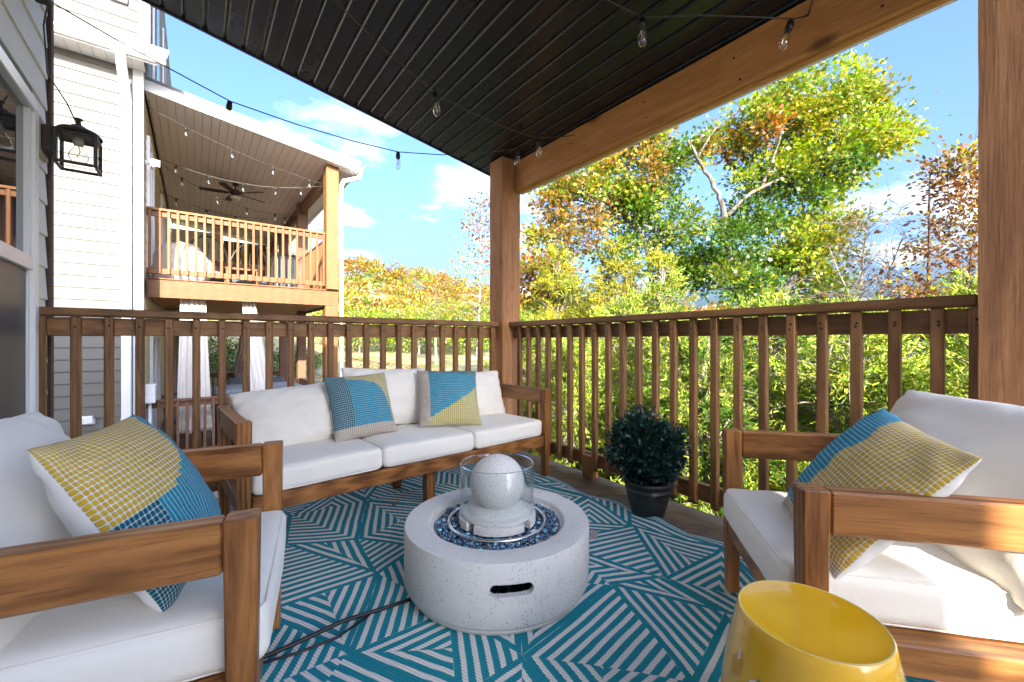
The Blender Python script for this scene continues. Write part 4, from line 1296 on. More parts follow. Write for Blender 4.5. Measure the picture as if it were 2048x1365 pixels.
# ================================================================ FIRE PIT
def speckle(name, col, size=260, amount=.30):
    m = NT(name)
    v = m.n('TexVoronoi', Scale=size); m.t.links.new(m.obj((1, 1, 1), False), v.inputs['Vector'])
    sep = m.n('SeparateColor', Color=v.outputs['Color'])
    keep = m.math('GREATER_THAN', m.noise(m.obj((1, 1, 1), False), 9, 3), .44)
    keep2 = m.math('LESS_THAN', sep.outputs[0], amount)
    rad_ = m.math('MULTIPLY', sep.outputs[1], .42)
    dot = m.math('MULTIPLY', m.math('LESS_THAN', v.outputs['Distance'], rad_), m.math('MULTIPLY', keep, keep2))
    cl = m.noise(m.obj((1, 1, 1), False), 5, 5, .65)
    c = m.mix(cl, tuple(x * .93 for x in col), tuple(min(1, x * 1.04) for x in col))
    c = m.mix(m.math('MULTIPLY', dot, m.math('ADD', .45, m.math('MULTIPLY', sep.outputs[2], .5))), c, (0.045, 0.043, 0.042))
    m.bump(m.math('SUBTRACT', m.noise(m.obj((1, 1, 1), False), 40, 4), dot), .18, .002)
    return m.base(c, .75, .3)
TERR = speckle('speckled_terrazzo', (0.66, 0.645, 0.62), 225, .56)
FPX, FPY = .925, 1.312
fp = thing('fire_pit', 'round white speckled fire pit table with blue glass beads on the rug', 'fire pit', (FPX, FPY, .009))
H = .232
prof = [(.322, 0.0), (.330, .012), (.330, .020), (.338, .024), (.345, .035), (.347, .10), (.347, H - .006), (.344, H - .001), (.338, H), (.262, H), (.256, H - .002), (.250, H - .010), (.247, H - .016), (.240, H - .020), (.238, H - .036), (.02, H - .040), (.02, H - .075), (.322, H - .075), (.326, H - .09), (.320, 0.03), (.310, 0.0)]
body = MB().lathe(prof, 128, closed=True).build('stone_body', TERR, None, recalc=True, sharp=32)
# carry slot cut through the side facing the camera
cut = MB()
sa = R(-88)
slot = []
for k in range(12):
    a_ = math.pi / 2 + math.pi * k / 11; slot.append((-.050 + .0185 * math.cos(a_), .0185 * math.sin(a_)))
for k in range(12):
    a_ = -math.pi / 2 + math.pi * k / 11; slot.append((.050 + .0185 * math.cos(a_), .0185 * math.sin(a_)))
cut.prism(slot, -.10, .05, axis='y')
co = cut.build('slot_cutter', GROUNDDARK, None, recalc=True)
th_ = math.atan2(-FPY, -FPX) + R(7.5)
co.location = (.335 * math.cos(th_), .335 * math.sin(th_), .150); co.rotation_euler = (0, 0, th_ + R(90))
md = body.modifiers.new('slot', 'BOOLEAN'); md.operation = 'DIFFERENCE'; md.object = co; md.solver = 'EXACT'
bpy.context.view_layer.update()
dg_ = bpy.context.evaluated_depsgraph_get()
newm = bpy.data.meshes.new_from_object(body.evaluated_get(dg_))
body.modifiers.clear(); body.data = newm; body.parent = fp
if len(newm.materials) > 1:
    pass
bpy.data.objects.remove(co)
m = NT('blue_glass_bead')
gi = m.n('NewGeometry')
cc = m.ramp(gi.outputs['Random Per Island'], [(0.0, (0.002, 0.010, 0.035)), (.45, (0.004, 0.05, 0.13)), (.78, (0.015, 0.16, 0.32)), (.95, (0.22, 0.58, 0.75))])
m.bsdf.inputs['Coat Weight'].default_value = 1.0; m.bsdf.inputs['Coat Roughness'].default_value = 0.03
BEAD = m.base(cc, .06, .9)
bm = bmesh.new(); bmesh.ops.create_icosphere(bm, subdivisions=1, radius=1)
bv = np.array([v.co[:] for v in bm.verts]); bf = [[v.index for v in f.verts] for f in bm.faces]; bm.free()
b = MB(); rg_ = random.Random(5)
for k in range(1900):
    r_ = math.sqrt(rg_.uniform(.07 ** 2, .230 ** 2)); a_ = rg_.uniform(0, 2 * math.pi)
    s = rg_.uniform(.0045, .0085)
    q = bv * np.array([s * rg_.uniform(.9, 1.4), s, s * .75]); an = rg_.uniform(0, 6)
    q = np.stack([q[:, 0] * math.cos(an) - q[:, 1] * math.sin(an), q[:, 0] * math.sin(an) + q[:, 1] * math.cos(an), q[:, 2]], 1)
    q += np.array([r_ * math.cos(a_), r_ * math.sin(a_), H - .034 + rg_.uniform(0, .018) + .006 * max(0, (r_ - .18) / .05)])
    b.add(q.tolist(), bf, 0, True)
o = b.build('glass_beads', BEAD, fp); tag(o, 'deep blue glass beads filling the bowl', kind='stuff')
MB().lathe([(.178, H - .018), (.177, H - .008), (.181, H - .004), (.188, H - .004), (.190, H - .010), (.187, H - .020)], 72).build('burner_ring', STEEL, fp)
# wind guard, base plate and stone ball
ring_l = boxo('sticker', (-.014, -.007, 0), (.014, .007, .0012), plain('printed_label', (0.5, 0.5, 0.5), .5, vary=.8, scale=300, bump=0), fp, 0)
ring_l.location = (.178 * math.cos(th_ + R(38)), .178 * math.sin(th_ + R(38)), H - .002); ring_l.rotation_euler = (0, 0, th_ + R(128))
bl_ = MB()
for k in range(4):
    a0 = R(20 + 90 * k); pts_o = []; pts_i = []
    for i in range(9):
        a_ = a0 + R(76) * i / 8
        pts_o.append((.147 * math.cos(a_), .147 * math.sin(a_))); pts_i.append((.05 * math.cos(a_), .05 * math.sin(a_)))
    bl_.prism(pts_o + pts_i[::-1], H - .012, H + .016)
bl_.build('ball_foot', TERR, fp, recalc=True)
MB().lathe([(0, H + .0162), (.136, H + .0162), (.139, H + .020), (.137, H + .026), (.118, H + .029), (.112, H + .033), (.108, H + .042), (.092, H + .048), (.07, H + .054), (.04, H + .056), (0, H + .056)], 64).build('ball_base', TERR, fp)
bp = []
for k in range(33):
    a_ = math.pi * k / 32; bp.append((.104 * math.sin(a_), H + .132 - .104 * math.cos(a_)))
bp[-1] = (0.006, H + .2365); bp.append((0.0, H + .233))
MB().lathe(bp, 56).build('stone_ball', TERR, fp)
GW = []
Zt = H + .206
MB().lathe([(.1372, H + .0205), (.1372, Zt - .002), (.1385, Zt), (.1400, Zt - .002), (.1400, H + .0205)], 72).build('glass_wind_guard', GLASS, fp)
MB().lathe([(.1368, Zt - .0005), (.1386, Zt + .0022), (.1404, Zt - .0005)], 72).build('glass_rim', thin_glass('polished_glass_rim', (.86, .92, .92), 5.0, .05), fp)
# gas valve tag sticking out on the right
tg = boxo('rating_tag', (-.001, -.024, -.016), (.001, .024, .016), plain('tag_grey', (0.30, 0.27, 0.26), .5, vary=.5, scale=60), fp, 0.0005)
ta = R(-37.2 + 3); tg.location = (.366 * math.cos(ta), .366 * math.sin(ta), .150); tg.rotation_euler = (0, 0, R(52))
tg2 = boxo('tag_strap', (-.02, -.002, -.004), (.02, .002, .004), STEEL, fp, 0.0005); tg2.location = (.346 * math.cos(ta), .346 * math.sin(ta), .152); tg2.rotation_euler = (0, 0, ta)
# gas hose on the rug
hose = MB()
p0 = Vector((FPX - .33, FPY + .045, .025))
hose.tube([p0, p0 + Vector((-.10, .02, -.008)), p0 + Vector((-.22, .03, -.004)), p0 + Vector((-.36, .015, -.006)), p0 + Vector((-.62, .0, -.006))], .0065, 8)
hose.tube([p0 + Vector((-.14, .012, -.006)), p0 + Vector((-.25, -.025, -.012)), p0 + Vector((-.36, -.02, -.013)), p0 + Vector((-.60, .03, -.012))], .004, 8)
o = hose.build('gas_hose', RUBBER); tag(o, 'black hose and cord running left from the fire pit across the rug', 'hose')

# a dry leaf under the sofa
lf = MB().add([(0, 0, 0), (.02, .008, .01), (.045, .004, .004), (.07, 0, .012), (.045, -.012, .008), (.02, -.012, .002)], [(0, 1, 2), (0, 2, 5), (2, 4, 5), (2, 3, 4)]).build('dry_leaf', plain('dry_leaf_brown', (0.16, 0.08, 0.03), .8), None)
lf.location = (.85, 2.2, .016); lf.rotation_euler = (0, 0, .6); tag(lf, 'curled brown dry leaf lying on the rug under the sofa', 'leaf')

# ================================================================ YELLOW GARDEN STOOL
st = thing('garden_stool', 'glossy yellow ceramic garden stool with chipped paint in the right foreground', 'stool', (.903, .2805, .008))
m = NT('yellow_glaze')
nz = m.noise(m.obj((1, 1, 1)), 7, 4)
m.bsdf.inputs['Coat Weight'].default_value = .6; m.bsdf.inputs['Coat Roughness'].default_value = .08
YG = m.base(m.mix(nz, (0.64, 0.345, 0.008), (0.76, 0.43, 0.014)), m.math('ADD', .10, m.math('MULTIPLY', nz, .14)), .55)
sp_prof = [(0.0, .3940), (.05, .3941), (.085, .3946), (.106, .3965), (.1125, .3980), (.1160, .3985), (.1178, .3965), (.122, .380), (.137, .31), (.147, .24), (.149, .19), (.145, .13), (.134, .06), (.126, .02), (.124, 0), (.0, 0)]
MB().lathe(sp_prof, 64).build('ceramic_body', YG, st)
MB().lathe([(.1135, .3985), (.1150, .3993), (.1165, .3987)], 64).build('worn_rim', plain('worn_glaze', (0.64, 0.52, 0.20), .35, vary=.3, scale=40), st)
def chip(name, th, z, pts, mat):
    b = MB(); vs = []
    for (du, dz) in pts:
        zz_ = z + dz
        r_ = np.interp(-zz_, [-.38, -.31, -.24, -.19, -.13], [.122, .137, .147, .149, .145]) + .0012
        a_ = th + du / r_
        vs.append((r_ * math.cos(a_), r_ * math.sin(a_), zz_))
    return b.add(vs, [list(range(len(vs)))]).build(name, mat, st)
CHW = plain('bare_ceramic', (0.62, 0.60, 0.56), .7); CHT = plain('teal_underglaze', (0.01, 0.15, 0.19), .4); CHY = plain('orange_underglaze', (0.52, 0.27, 0.02), .4)
tv = math.atan2(-.2805, -.903)
chip('paint_chip', tv - R(38), .318, [(-.004, -.03), (.010, -.04), (.022, -.022), (.020, -.01), (.008, 0), (-.002, -.006)], CHW)
chip('paint_chip', tv - R(34), .325, [(-.002, -.018), (.016, -.03), (.018, -.014), (.004, .0)], CHT)
chip('paint_chip', tv - R(54), .335, [(-.012, -.05), (.012, -.035), (.016, -.01), (.004, 0), (-.012, -.014)], CHY)
chip('paint_chip', tv - R(52), .342, [(-.004, -.02), (.003, -.016), (.004, 0), (-.002, .002)], CHW)

# ================================================================ POTTED TOPIARY
pp = thing('potted_topiary', 'round dark green topiary bush in a black plastic pot by the right railing', 'plant', (1.905, 1.322, .002))
m = NT('black_pot_plastic'); POTM = m.base((0.018, 0.019, 0.020), .5, .5)
MB().lathe([(0, 0), (.078, 0), (.083, .006), (.108, .10), (.113, .130), (.117, .131), (.117, .140), (.113, .141), (.116, .165), (.128, .166), (.131, .172), (.131, .182), (.126, .187), (.117, .186), (.112, .172), (.105, .150), (0, .146)], 48).build('pot', POTM, pp)
MB().lathe([(0, .150), (.05, .153), (.104, .1505)], 24).build('soil', plain('dark_soil', (0.02, 0.015, 0.011), .95, bump=.8, scale=60), pp)
MB().tube([(0, 0, .14), (.004, .002, .22), (-.003, .0, .32)], [.012, .011, .009], 10).build('trunk', plain('pale_stem', (0.23, 0.15, 0.09), .8), pp)
# ================================================================ FOLIAGE HELPERS
rngn = np.random.default_rng(42)
def np_mesh(name, verts, faces_flat, face_len, mat, cols=None, smooth=False):
    me = bpy.data.meshes.new(name)
    nv = len(verts); nf = len(face_len); nl = len(faces_flat)
    me.vertices.add(nv); me.vertices.foreach_set('co', np.ascontiguousarray(verts, dtype=np.float32).ravel())
    me.loops.add(nl); me.loops.foreach_set('vertex_index', np.ascontiguousarray(faces_flat, dtype=np.int32))
    me.polygons.add(nf)
    st_ = np.concatenate([[0], np.cumsum(face_len)[:-1]]).astype(np.int32)
    me.polygons.foreach_set('loop_start', st_)
    me.polygons.foreach_set('loop_total', np.asarray(face_len, dtype=np.int32))
    if smooth: me.polygons.foreach_set('use_smooth', np.ones(nf, dtype=bool))
    me.materials.append(mat)
    if cols is not None:
        at = me.attributes.new('leaf', 'FLOAT_COLOR', 'POINT')
        c4 = np.concatenate([cols, np.ones((nv, 1))], 1).astype(np.float32)
        at.data.foreach_set('color', c4.ravel())
    me.update(calc_edges=True)
    me.validate()
    return me
OAK = (np.array([(0, 0), (.22, .12), (.12, .26), (.42, .36), (.22, .50), (.50, .66), (.20, .74), (0, 1.0), (-.20, .74), (-.50, .66), (-.22, .50), (-.42, .36), (-.12, .26), (-.22, .12)]) * np.array([.9, 1]), [[0, 1, 2, 12, 13], [2, 3, 4, 10, 11, 12], [4, 5, 6, 8, 9, 10], [6, 7, 8]])
OAKS = (np.array([(0, 0), (.30, .22), (.14, .36), (.46, .58), (.16, .66), (0, 1.0), (-.16, .66), (-.46, .58), (-.14, .36), (-.30, .22)]), [[0, 1, 2, 8, 9], [2, 3, 4, 6, 7, 8], [4, 5, 6]])
OVAL = (np.array([(0, 0), (.26, .30), (.24, .65), (0, 1), (-.24, .65), (-.26, .30)]), [[0, 1, 2, 3, 4, 5]])
SMALL = (np.array([(0, 0), (.22, .45), (0, 1), (-.22, .45)]), [[0, 1, 2, 3]])
_sv = []; _sf = []
for k, (yb, an, L) in enumerate(((0, 0, 1.0), (.15, 42, .55), (.15, -42, .55), (.38, 38, .5), (.38, -38, .5), (.60, 34, .36), (.60, -34, .36))):
    a_ = R(an); w_ = .055
    dx_, dy_ = math.sin(a_), math.cos(a_)
    b0 = len(_sv)
    _sv += [(-dy_ * w_, yb + dx_ * w_), (dy_ * w_, yb - dx_ * w_), (dx_ * L + dy_ * w_ * .7, yb + dy_ * L - dx_ * w_ * .7), (dx_ * L - dy_ * w_ * .7, yb + dy_ * L + dx_ * w_ * .7)]
    _sf.append([b0, b0 + 1, b0 + 2, b0 + 3])
SPRAY = (np.array(_sv), _sf)
NEED = (np.array([(-.13, 0), (.13, 0), (.05, 1), (-.10, .9)]), [[0, 1, 2, 3]])

def leaf_mesh(name, shape, pos, dirs, size, cols, mat, curl=.25, flat=None):
    """One mesh of many leaves: each grows from pos along dirs, with a random roll."""
    tv, tf = shape
    n = len(pos); k = len(tv)
    d = dirs / (np.linalg.norm(dirs, axis=1, keepdims=True) + 1e-9)
    rnd = rngn.normal(size=(n, 3))
    if flat is not None: rnd = rnd * (1 - flat) + np.array([0, 0, 1.0]) * flat * 2
    s = np.cross(d, rnd); s /= np.linalg.norm(s, axis=1, keepdims=True) + 1e-9
    nn = np.cross(s, d)
    x = tv[:, 0][None, :, None]; y = tv[:, 1][None, :, None]
    sz = size[:, None, None]
    cz = (curl * rngn.uniform(-1, 1, n))[:, None, None]
    V = pos[:, None, :] + sz * (x * s[:, None, :] + y * d[:, None, :] + (cz * (y * y) + .5 * np.abs(x) * np.abs(cz)) * nn[:, None, :])
    V = V.reshape(-1, 3)
    base = (np.arange(n) * k)[:, None]
    flat_f = np.concatenate([np.array(f) for f in tf]); lens = np.array([len(f) for f in tf])
    F = (base + flat_f[None, :]).ravel()
    L = np.tile(lens, n)
    C = np.repeat(cols, k, axis=0)
    return np_mesh(name, V, F, L, mat, C)

def leaf_mat(name, trans=.4, rough=.36, spec=.55, sat=1.0):
    m = NT(name)
    a = m.n('Attribute'); a.attribute_name = 'leaf'
    m.base(a.outputs['Color'], rough, spec)
    tl = m.n('BsdfTranslucent')
    lit = m.n('HueSaturation', Saturation=1.15, Value=1.25, Color=a.outputs['Color'])
    m.t.links.new(lit.outputs[0], tl.inputs['Color'])
    mx = m.n('MixShader'); mx.inputs[0].default_value = trans
    m.t.links.new(m.bsdf.outputs[0], mx.inputs[1]); m.t.links.new(tl.outputs[0], mx.inputs[2])
    m.t.links.new(mx.outputs[0], m.out.inputs[0])
    return m.mat
LEAF = leaf_mat('broad_leaf'); NEEDLE = leaf_mat('cedar_foliage', .25, .6, .2); TOPI = leaf_mat('artificial_leaf', .1, .45, .4)
def bark(name, a, b, sc=1.0):
    m = NT(name)
    n1 = m.noise(m.obj((9 * sc, 9 * sc, 2.5 * sc), False), 1.0, 6, .65, .6)
    c = m.ramp(n1, [(.35, a), (.62, b)])
    m.bump(n1, .7, .03)
    return m.base(c, .9, .15)
BARKG = bark('grey_bark', (0.085, 0.070, 0.058), (0.27, 0.235, 0.20))
BARKP = bark('pale_bark', (0.33, 0.30, 0.26), (0.62, 0.58, 0.52))
BARKO = bark('oak_bark', (0.05, 0.043, 0.036), (0.18, 0.158, 0.135))
BARKT = bark('pale_twig_bark', (0.15, 0.125, 0.10), (0.37, 0.325, 0.275))
BARKD = bark('brown_bark', (0.06, 0.042, 0.032), (0.17, 0.125, 0.095))

def mixcols(n, pal, w=None, jit=.18):
    pal = np.array(pal); i = rngn.choice(len(pal), n, p=w)
    c = pal[i] * np.exp(rngn.normal(0, jit, (n, 1))) * np.exp(rngn.normal(0, jit * .4, (n, 3)))
    return np.clip(c, 0.002, .95)
GREEN = [(0.055, 0.125, 0.012), (0.085, 0.165, 0.016), (0.040, 0.095, 0.012)]
YGREEN = [(0.19, 0.26, 0.020), (0.29, 0.30, 0.024), (0.12, 0.21, 0.018)]
ORANGE = [(0.30, 0.105, 0.018), (0.24, 0.075, 0.018), (0.33, 0.19, 0.022)]
RUST = [(0.26, 0.125, 0.026), (0.21, 0.14, 0.024), (0.30, 0.20, 0.03)]
BROWN = [(0.17, 0.075, 0.028), (0.24, 0.13, 0.045), (0.12, 0.055, 0.026)]
GOLD = [(0.30, 0.255, 0.018), (0.235, 0.225, 0.018), (0.17, 0.19, 0.016)]
CED = [(0.24, 0.30, 0.034), (0.17, 0.25, 0.030), (0.085, 0.150, 0.022), (0.31, 0.33, 0.045)]

def poly_path(pts, n=8, wob=.0):
    """Smooth path through control points."""
    pts = [Vector(p) for p in pts]
    out = []
    for i in range(len(pts) - 1):
        p0 = pts[max(i - 1, 0)]; p1 = pts[i]; p2 = pts[i + 1]; p3 = pts[min(i + 2, len(pts) - 1)]
        for k in range(n):
            t = k / n
            q = .5 * ((2 * p1) + (p2 - p0) * t + (2 * p0 - 5 * p1 + 4 * p2 - p3) * t * t + (3 * p1 - p0 - 3 * p2 + p3) * t ** 3)
            if wob: q += Vector((random.gauss(0, wob), random.gauss(0, wob), random.gauss(0, wob * .6)))
            out.append(q)
    out.append(pts[-1]); return out

def tree(name, label, cat, group, base, limbs, ells, shape, size, per, spread, mat, bmat, seed, pals, r0=.12, twig=True, flat=None, up=.2, twigs=3, tw=.005, sprig=0):
    """limbs: list of (points, r_start, r_end); ells: (centre, radii, clumps, palette index)."""
    rs = np.random.default_rng(seed); random.seed(seed)
    t = thing(name, label, cat, base, 0, group)
    B = Vector(base)
    mb = MB(); nodes = []
    for (pts, ra, rb) in limbs:
        pp_ = poly_path(pts, 6, ra * .10)
        n = len(pp_)
        rad = [ra + (rb - ra) * (i / (n - 1)) ** .8 for i in range(n)]
        mb.tube([p - B for p in pp_], rad, 8)
        for i in range(1, n): nodes.append((pp_[i], rad[i]))
    P_, D_, S_, C_ = [], [], [], []
    NP = np.array([q[0][:] for q in nodes]); NR = np.array([q[1] for q in nodes])
    for (c, rr_, ncl, pal) in ells:
        c = np.array(c); rr_ = np.array(rr_)
        for k in range(ncl):
            dv = rs.normal(size=3); dv /= np.linalg.norm(dv)
            rad = rs.uniform(.25, 1) ** .55
            q = c + dv * rr_ * rad * (1 + .45 * mnoise.noise(Vector(dv * 2.1) + Vector((seed, pal, ncl))))
            dd = np.linalg.norm(NP - q, axis=1) + .9 * np.maximum(0, NP[:, 2] - q[2] + .2) + (NR < .012) * 5
            i = int(np.argmin(dd)); s0 = NP[i]
            L = np.linalg.norm(q - s0)
            rb = min(NR[i] * .55, .008 + .012 * L)
            mid = s0 * .5 + q * .5 + rs.normal(0, .10, 3) * L + np.array([0, 0, .10 * L])
            if L > .02:
                pth = poly_path([s0, mid, q], 4)
                mb.tube([p - B for p in pth], [rb + (.004 - rb) * j / (len(pth) - 1) for j in range(len(pth))], 5, cap=False)
            if twig:
                for _ in range(twigs):
                    e = q + rs.normal(0, 1, 3) * spread * 1.1
                    mb.tube([Vector(q) - B, Vector((q + e) / 2 + rs.normal(0, .05, 3) * spread) - B, Vector(e) - B], [tw, tw * .7, tw * .35], 3, cap=False)
            m_ = int(per * rs.uniform(.5, 1.5))
            if m_ == 0: continue
            off = rs.normal(0, 1, (m_, 3)) * spread * np.array([1, 1, .72])
            if sprig:
                sd = dv * .9 + rs.normal(0, .75, (sprig, 3)) + np.array([0, 0, .25])
                sd /= np.linalg.norm(sd, axis=1, keepdims=True)
                ki = rs.integers(0, sprig, m_)
                tl_ = rs.uniform(0, 1, m_)[:, None]
                so = rs.normal(0, spread * .35, (sprig, 3))
                droop = np.array([0, 0, -.25]) * tl_ ** 2 * spread
                P_.append(q + so[ki] + sd[ki] * tl_ * spread * 2.1 + rs.normal(0, .013, (m_, 3)) + droop)
                D_.append(sd[ki] * .8 + rs.normal(0, .42, (m_, 3)))
            else:
                P_.append(q + off)
                D_.append(off * 1.2 + dv * spread * .8 + rs.normal(0, 1, (m_, 3)) * spread * .7 + np.array([0, 0, up * spread]))
            S_.append(size * rs.uniform(.6, 1.25, m_))
            pc = pals[pal]
            if isinstance(pc, tuple): pc = pc[0] if rs.random() < pc[2] else pc[1]
            C_.append(mixcols(m_, pc) * np.exp(rs.normal(0, .16)))
    tr = mb.build('trunk', bmat, t)
    if P_:
        me = leaf_mesh('crown', shape, np.concatenate(P_) - np.array(base), np.concatenate(D_), np.concatenate(S_), np.concatenate(C_), mat, flat=flat)
        o = link('crown', me, t); o['kind'] = 'stuff'
    return t

# ================================================================ TERRAIN
def smooth(a, b, x):
    t = np.clip((x - a) / (b - a), 0, 1); return t * t * (3 - 2 * t)
def ground_z(x, y):
    x = np.asarray(x, float); y = np.asarray(y, float)
    z = -1.42 + 0 * x
    z = z - .9 * smooth(3, 12, x) * smooth(14, 4, y)
    z = z + 5.2 * smooth(13, 42, y) * smooth(16, -6, x) * smooth(-80, -10, x)
    z = z + 24 * np.exp(-(((x - 48) / 62) ** 2 + ((y - 165) / 60) ** 2)) + 12 * np.exp(-(((x + 40) / 60) ** 2 + ((y - 150) / 60) ** 2)) + 7 * np.exp(-(((x - 150) / 80) ** 2 + ((y - 110) / 80) ** 2))
    return z
nr, na = 120, 180
rads = np.concatenate([[0], 1.2 * (1.062 ** np.arange(nr)) ])
rads = rads / rads[-1] * 1700
rads = np.concatenate([[0], np.linspace(.8, 30, 60), 30 * (1700 / 30) ** (np.arange(1, 61) / 60)])
V = [(0, 0)]
for r_ in rads[1:]:
    for k in range(na): V.append((r_ * math.cos(2 * math.pi * k / na), r_ * math.sin(2 * math.pi * k / na)))
V = np.array(V)
zg = ground_z(V[:, 0], V[:, 1])
near = np.hypot(V[:, 0], V[:, 1]) < 60
zg[near] += np.array([.06 * mnoise.noise(Vector((p[0] * .6, p[1] * .6, 0))) for p in V[near]])
V3 = np.concatenate([V, zg[:, None]], 1)
F = []; Ln = []
for k in range(na): F += [0, 1 + k, 1 + (k + 1) % na]; Ln.append(3)
for i in range(len(rads) - 2):
    b0 = 1 + i * na; b1 = b0 + na
    for k in range(na):
        F += [b0 + k, b1 + k, b1 + (k + 1) % na, b0 + (k + 1) % na]; Ln.append(4)
m = NT('ground_cover')
tc = m.n('TexCoord'); sp_ = m.n('SeparateXYZ', Vector=tc.outputs['Object'])
gv = m.n('TexVoronoi', Scale=28.0); m.t.links.new(tc.outputs['Object'], gv.inputs['Vector'])
gsep = m.n('SeparateColor', Color=gv.outputs['Color'])
gravel = m.ramp(gsep.outputs[0], [(0, (0.10, 0.085, 0.068)), (.5, (0.22, 0.19, 0.155)), (1, (0.40, 0.36, 0.31))])
gn = m.noise(tc.outputs['Object'], .55, 6, .65)
gn2 = m.noise(tc.outputs['Object'], 7, 4, .7)
grass = m.mix(gn2, (0.10, 0.14, 0.03), (0.30, 0.28, 0.09))
dry = m.mix(gn2, (0.34, 0.28, 0.18), (0.52, 0.45, 0.31))
gd = m.mix(m.ramp(gn, [(.42, 0), (.60, 1)]), grass, dry)
dist = m.math('SUBTRACT', m.math('ADD', sp_.outputs[1], m.math('MULTIPLY', gn, 6)), 16.5)
fy = m.ramp(m.math('MULTIPLY', dist, .35, clamp=True), [(0, 0), (1, 1)])
m.bump(m.math('ADD', gv.outputs['Distance'], gn2), .6, .03)
gme = np_mesh('ground', V3, np.array(F), np.array(Ln), m.base(m.mix(fy, gravel, gd), .95, .1), smooth=True)
g = link('ground', gme); g['kind'] = 'structure'
g['label'] = 'gravel and sloping grassy ground around the houses'

# ================================================================ TREES
# broad oak on the left, orange green
ELA = [((10.3, 7.25, 6.63), (0.86, 0.86, 0.5), 12, 0), ((9.66, 7.98, 6.36), (0.88, 0.88, 0.51), 12, 0), ((10.69, 6.7, 5.9), (0.64, 0.64, 0.57), 10, 1), ((8.7, 8.46, 5.69), (0.86, 0.86, 0.43), 11, 0), ((9.71, 7.32, 5.5), (0.98, 0.98, 0.49), 14, 0), ((9.5, 8.23, 5.22), (1.03, 1.03, 0.52), 13, 0), ((8.31, 8.88, 5.01), (0.65, 0.65, 0.51), 8, 0), ((10.82, 7.1, 5.04), (0.88, 0.88, 0.58), 13, 1), ((9.76, 7.53, 4.51), (0.93, 0.93, 0.5), 12, 1), ((10.99, 6.72, 4.18), (0.65, 0.65, 0.57), 9, 1), ((10.56, 7.43, 3.9), (0.88, 0.88, 0.52), 10, 1), ((8.78, 8.15, 4.34), (0.71, 0.71, 0.35), 6, 0), ((8.15, 9.13, 3.87), (0.51, 0.51, 0.37), 6, 0), ((8.58, 8.55, 3.68), (0.65, 0.65, 0.36), 6, 0), ((11.02, 6.82, 3.12), (0.65, 0.65, 0.58), 9, 1), ((9.89, 7.81, 3.43), (0.66, 0.66, 0.44), 6, 1)]
ELB = [((13.35, 3.92, 7.59), (1.01, 1.01, 0.67), 22, 0), ((14.46, 3.33, 7.3), (0.82, 0.82, 0.61), 16, 0), ((12.43, 4.37, 7.07), (0.92, 0.92, 0.66), 18, 0), ((14.92, 3.11, 6.53), (0.62, 0.62, 0.48), 10, 0), ((13.41, 3.5, 6.04), (1.04, 1.04, 0.59), 20, 0), ((13.16, 4.44, 6.32), (0.96, 0.96, 0.62), 16, 0), ((11.75, 5.01, 6.53), (0.8, 0.8, 0.6), 12, 3), ((11.42, 5.64, 6.34), (0.61, 0.61, 0.55), 8, 3), ((13.12, 3.85, 5.23), (0.99, 0.99, 0.53), 16, 1), ((12.61, 4.61, 5.28), (0.74, 0.74, 0.54), 10, 1), ((12.07, 5.28, 5.49), (0.48, 0.48, 0.41), 5, 1), ((14.14, 3.58, 5.45), (0.55, 0.55, 0.41), 6, 0), ((12.71, 4.41, 4.3), (0.94, 0.94, 0.47), 13, 1), ((13.82, 3.94, 4.25), (0.62, 0.62, 0.48), 7, 0), ((12.18, 5.2, 4.25), (0.62, 0.62, 0.48), 6, 2), ((12.8, 4.09, 3.19), (0.92, 0.92, 0.59), 16, 0), ((12.5, 4.82, 3.13), (0.68, 0.68, 0.55), 8, 2), ((13.47, 3.96, 2.37), (0.74, 0.74, 0.47), 9, 0), ((11.12, 5.37, 3.45), (0.72, 0.72, 0.59), 11, 2), ((11.22, 5.55, 2.56), (0.74, 0.74, 0.54), 10, 2), ((11.54, 4.92, 2.25), (0.59, 0.59, 0.46), 6, 1), ((11.08, 6.03, 3.15), (0.55, 0.55, 0.69), 8, 2), ((12.88, 4.53, 2.18), (0.55, 0.55, 0.41), 6, 1)]
tree('oak_tree', 'oak with orange green autumn leaves just right of the corner post', 'tree', 'oaks beyond the right railing', (10.7, 7.3, -2.2),
     [([(10.7, 7.3, -2.2), (10.75, 7.35, 1.0), (10.68, 7.34, 3.2), (10.35, 7.45, 4.1), (9.95, 7.75, 4.6), (9.75, 7.9, 5.9), (9.6, 7.8, 6.8)], .12, .02),
      ([(10.35, 7.45, 4.1), (9.6, 8.1, 4.7), (8.9, 8.5, 5.0), (8.2, 8.9, 4.9)], .05, .012), ([(9.95, 7.75, 4.6), (9.2, 8.2, 5.6), (8.6, 8.6, 6.0)], .035, .01),
      ([(10.68, 7.34, 3.3), (10.5, 7.0, 4.3), (10.4, 6.8, 5.4)], .05, .012), ([(10.68, 7.34, 2.9), (9.7, 8.1, 3.6), (8.6, 8.8, 4.0)], .04, .01)],
     ELA, OAKS, .122, 125, .215, LEAF, BARKO, 5, [(RUST, YGREEN, .40), (GREEN, YGREEN, .5)])
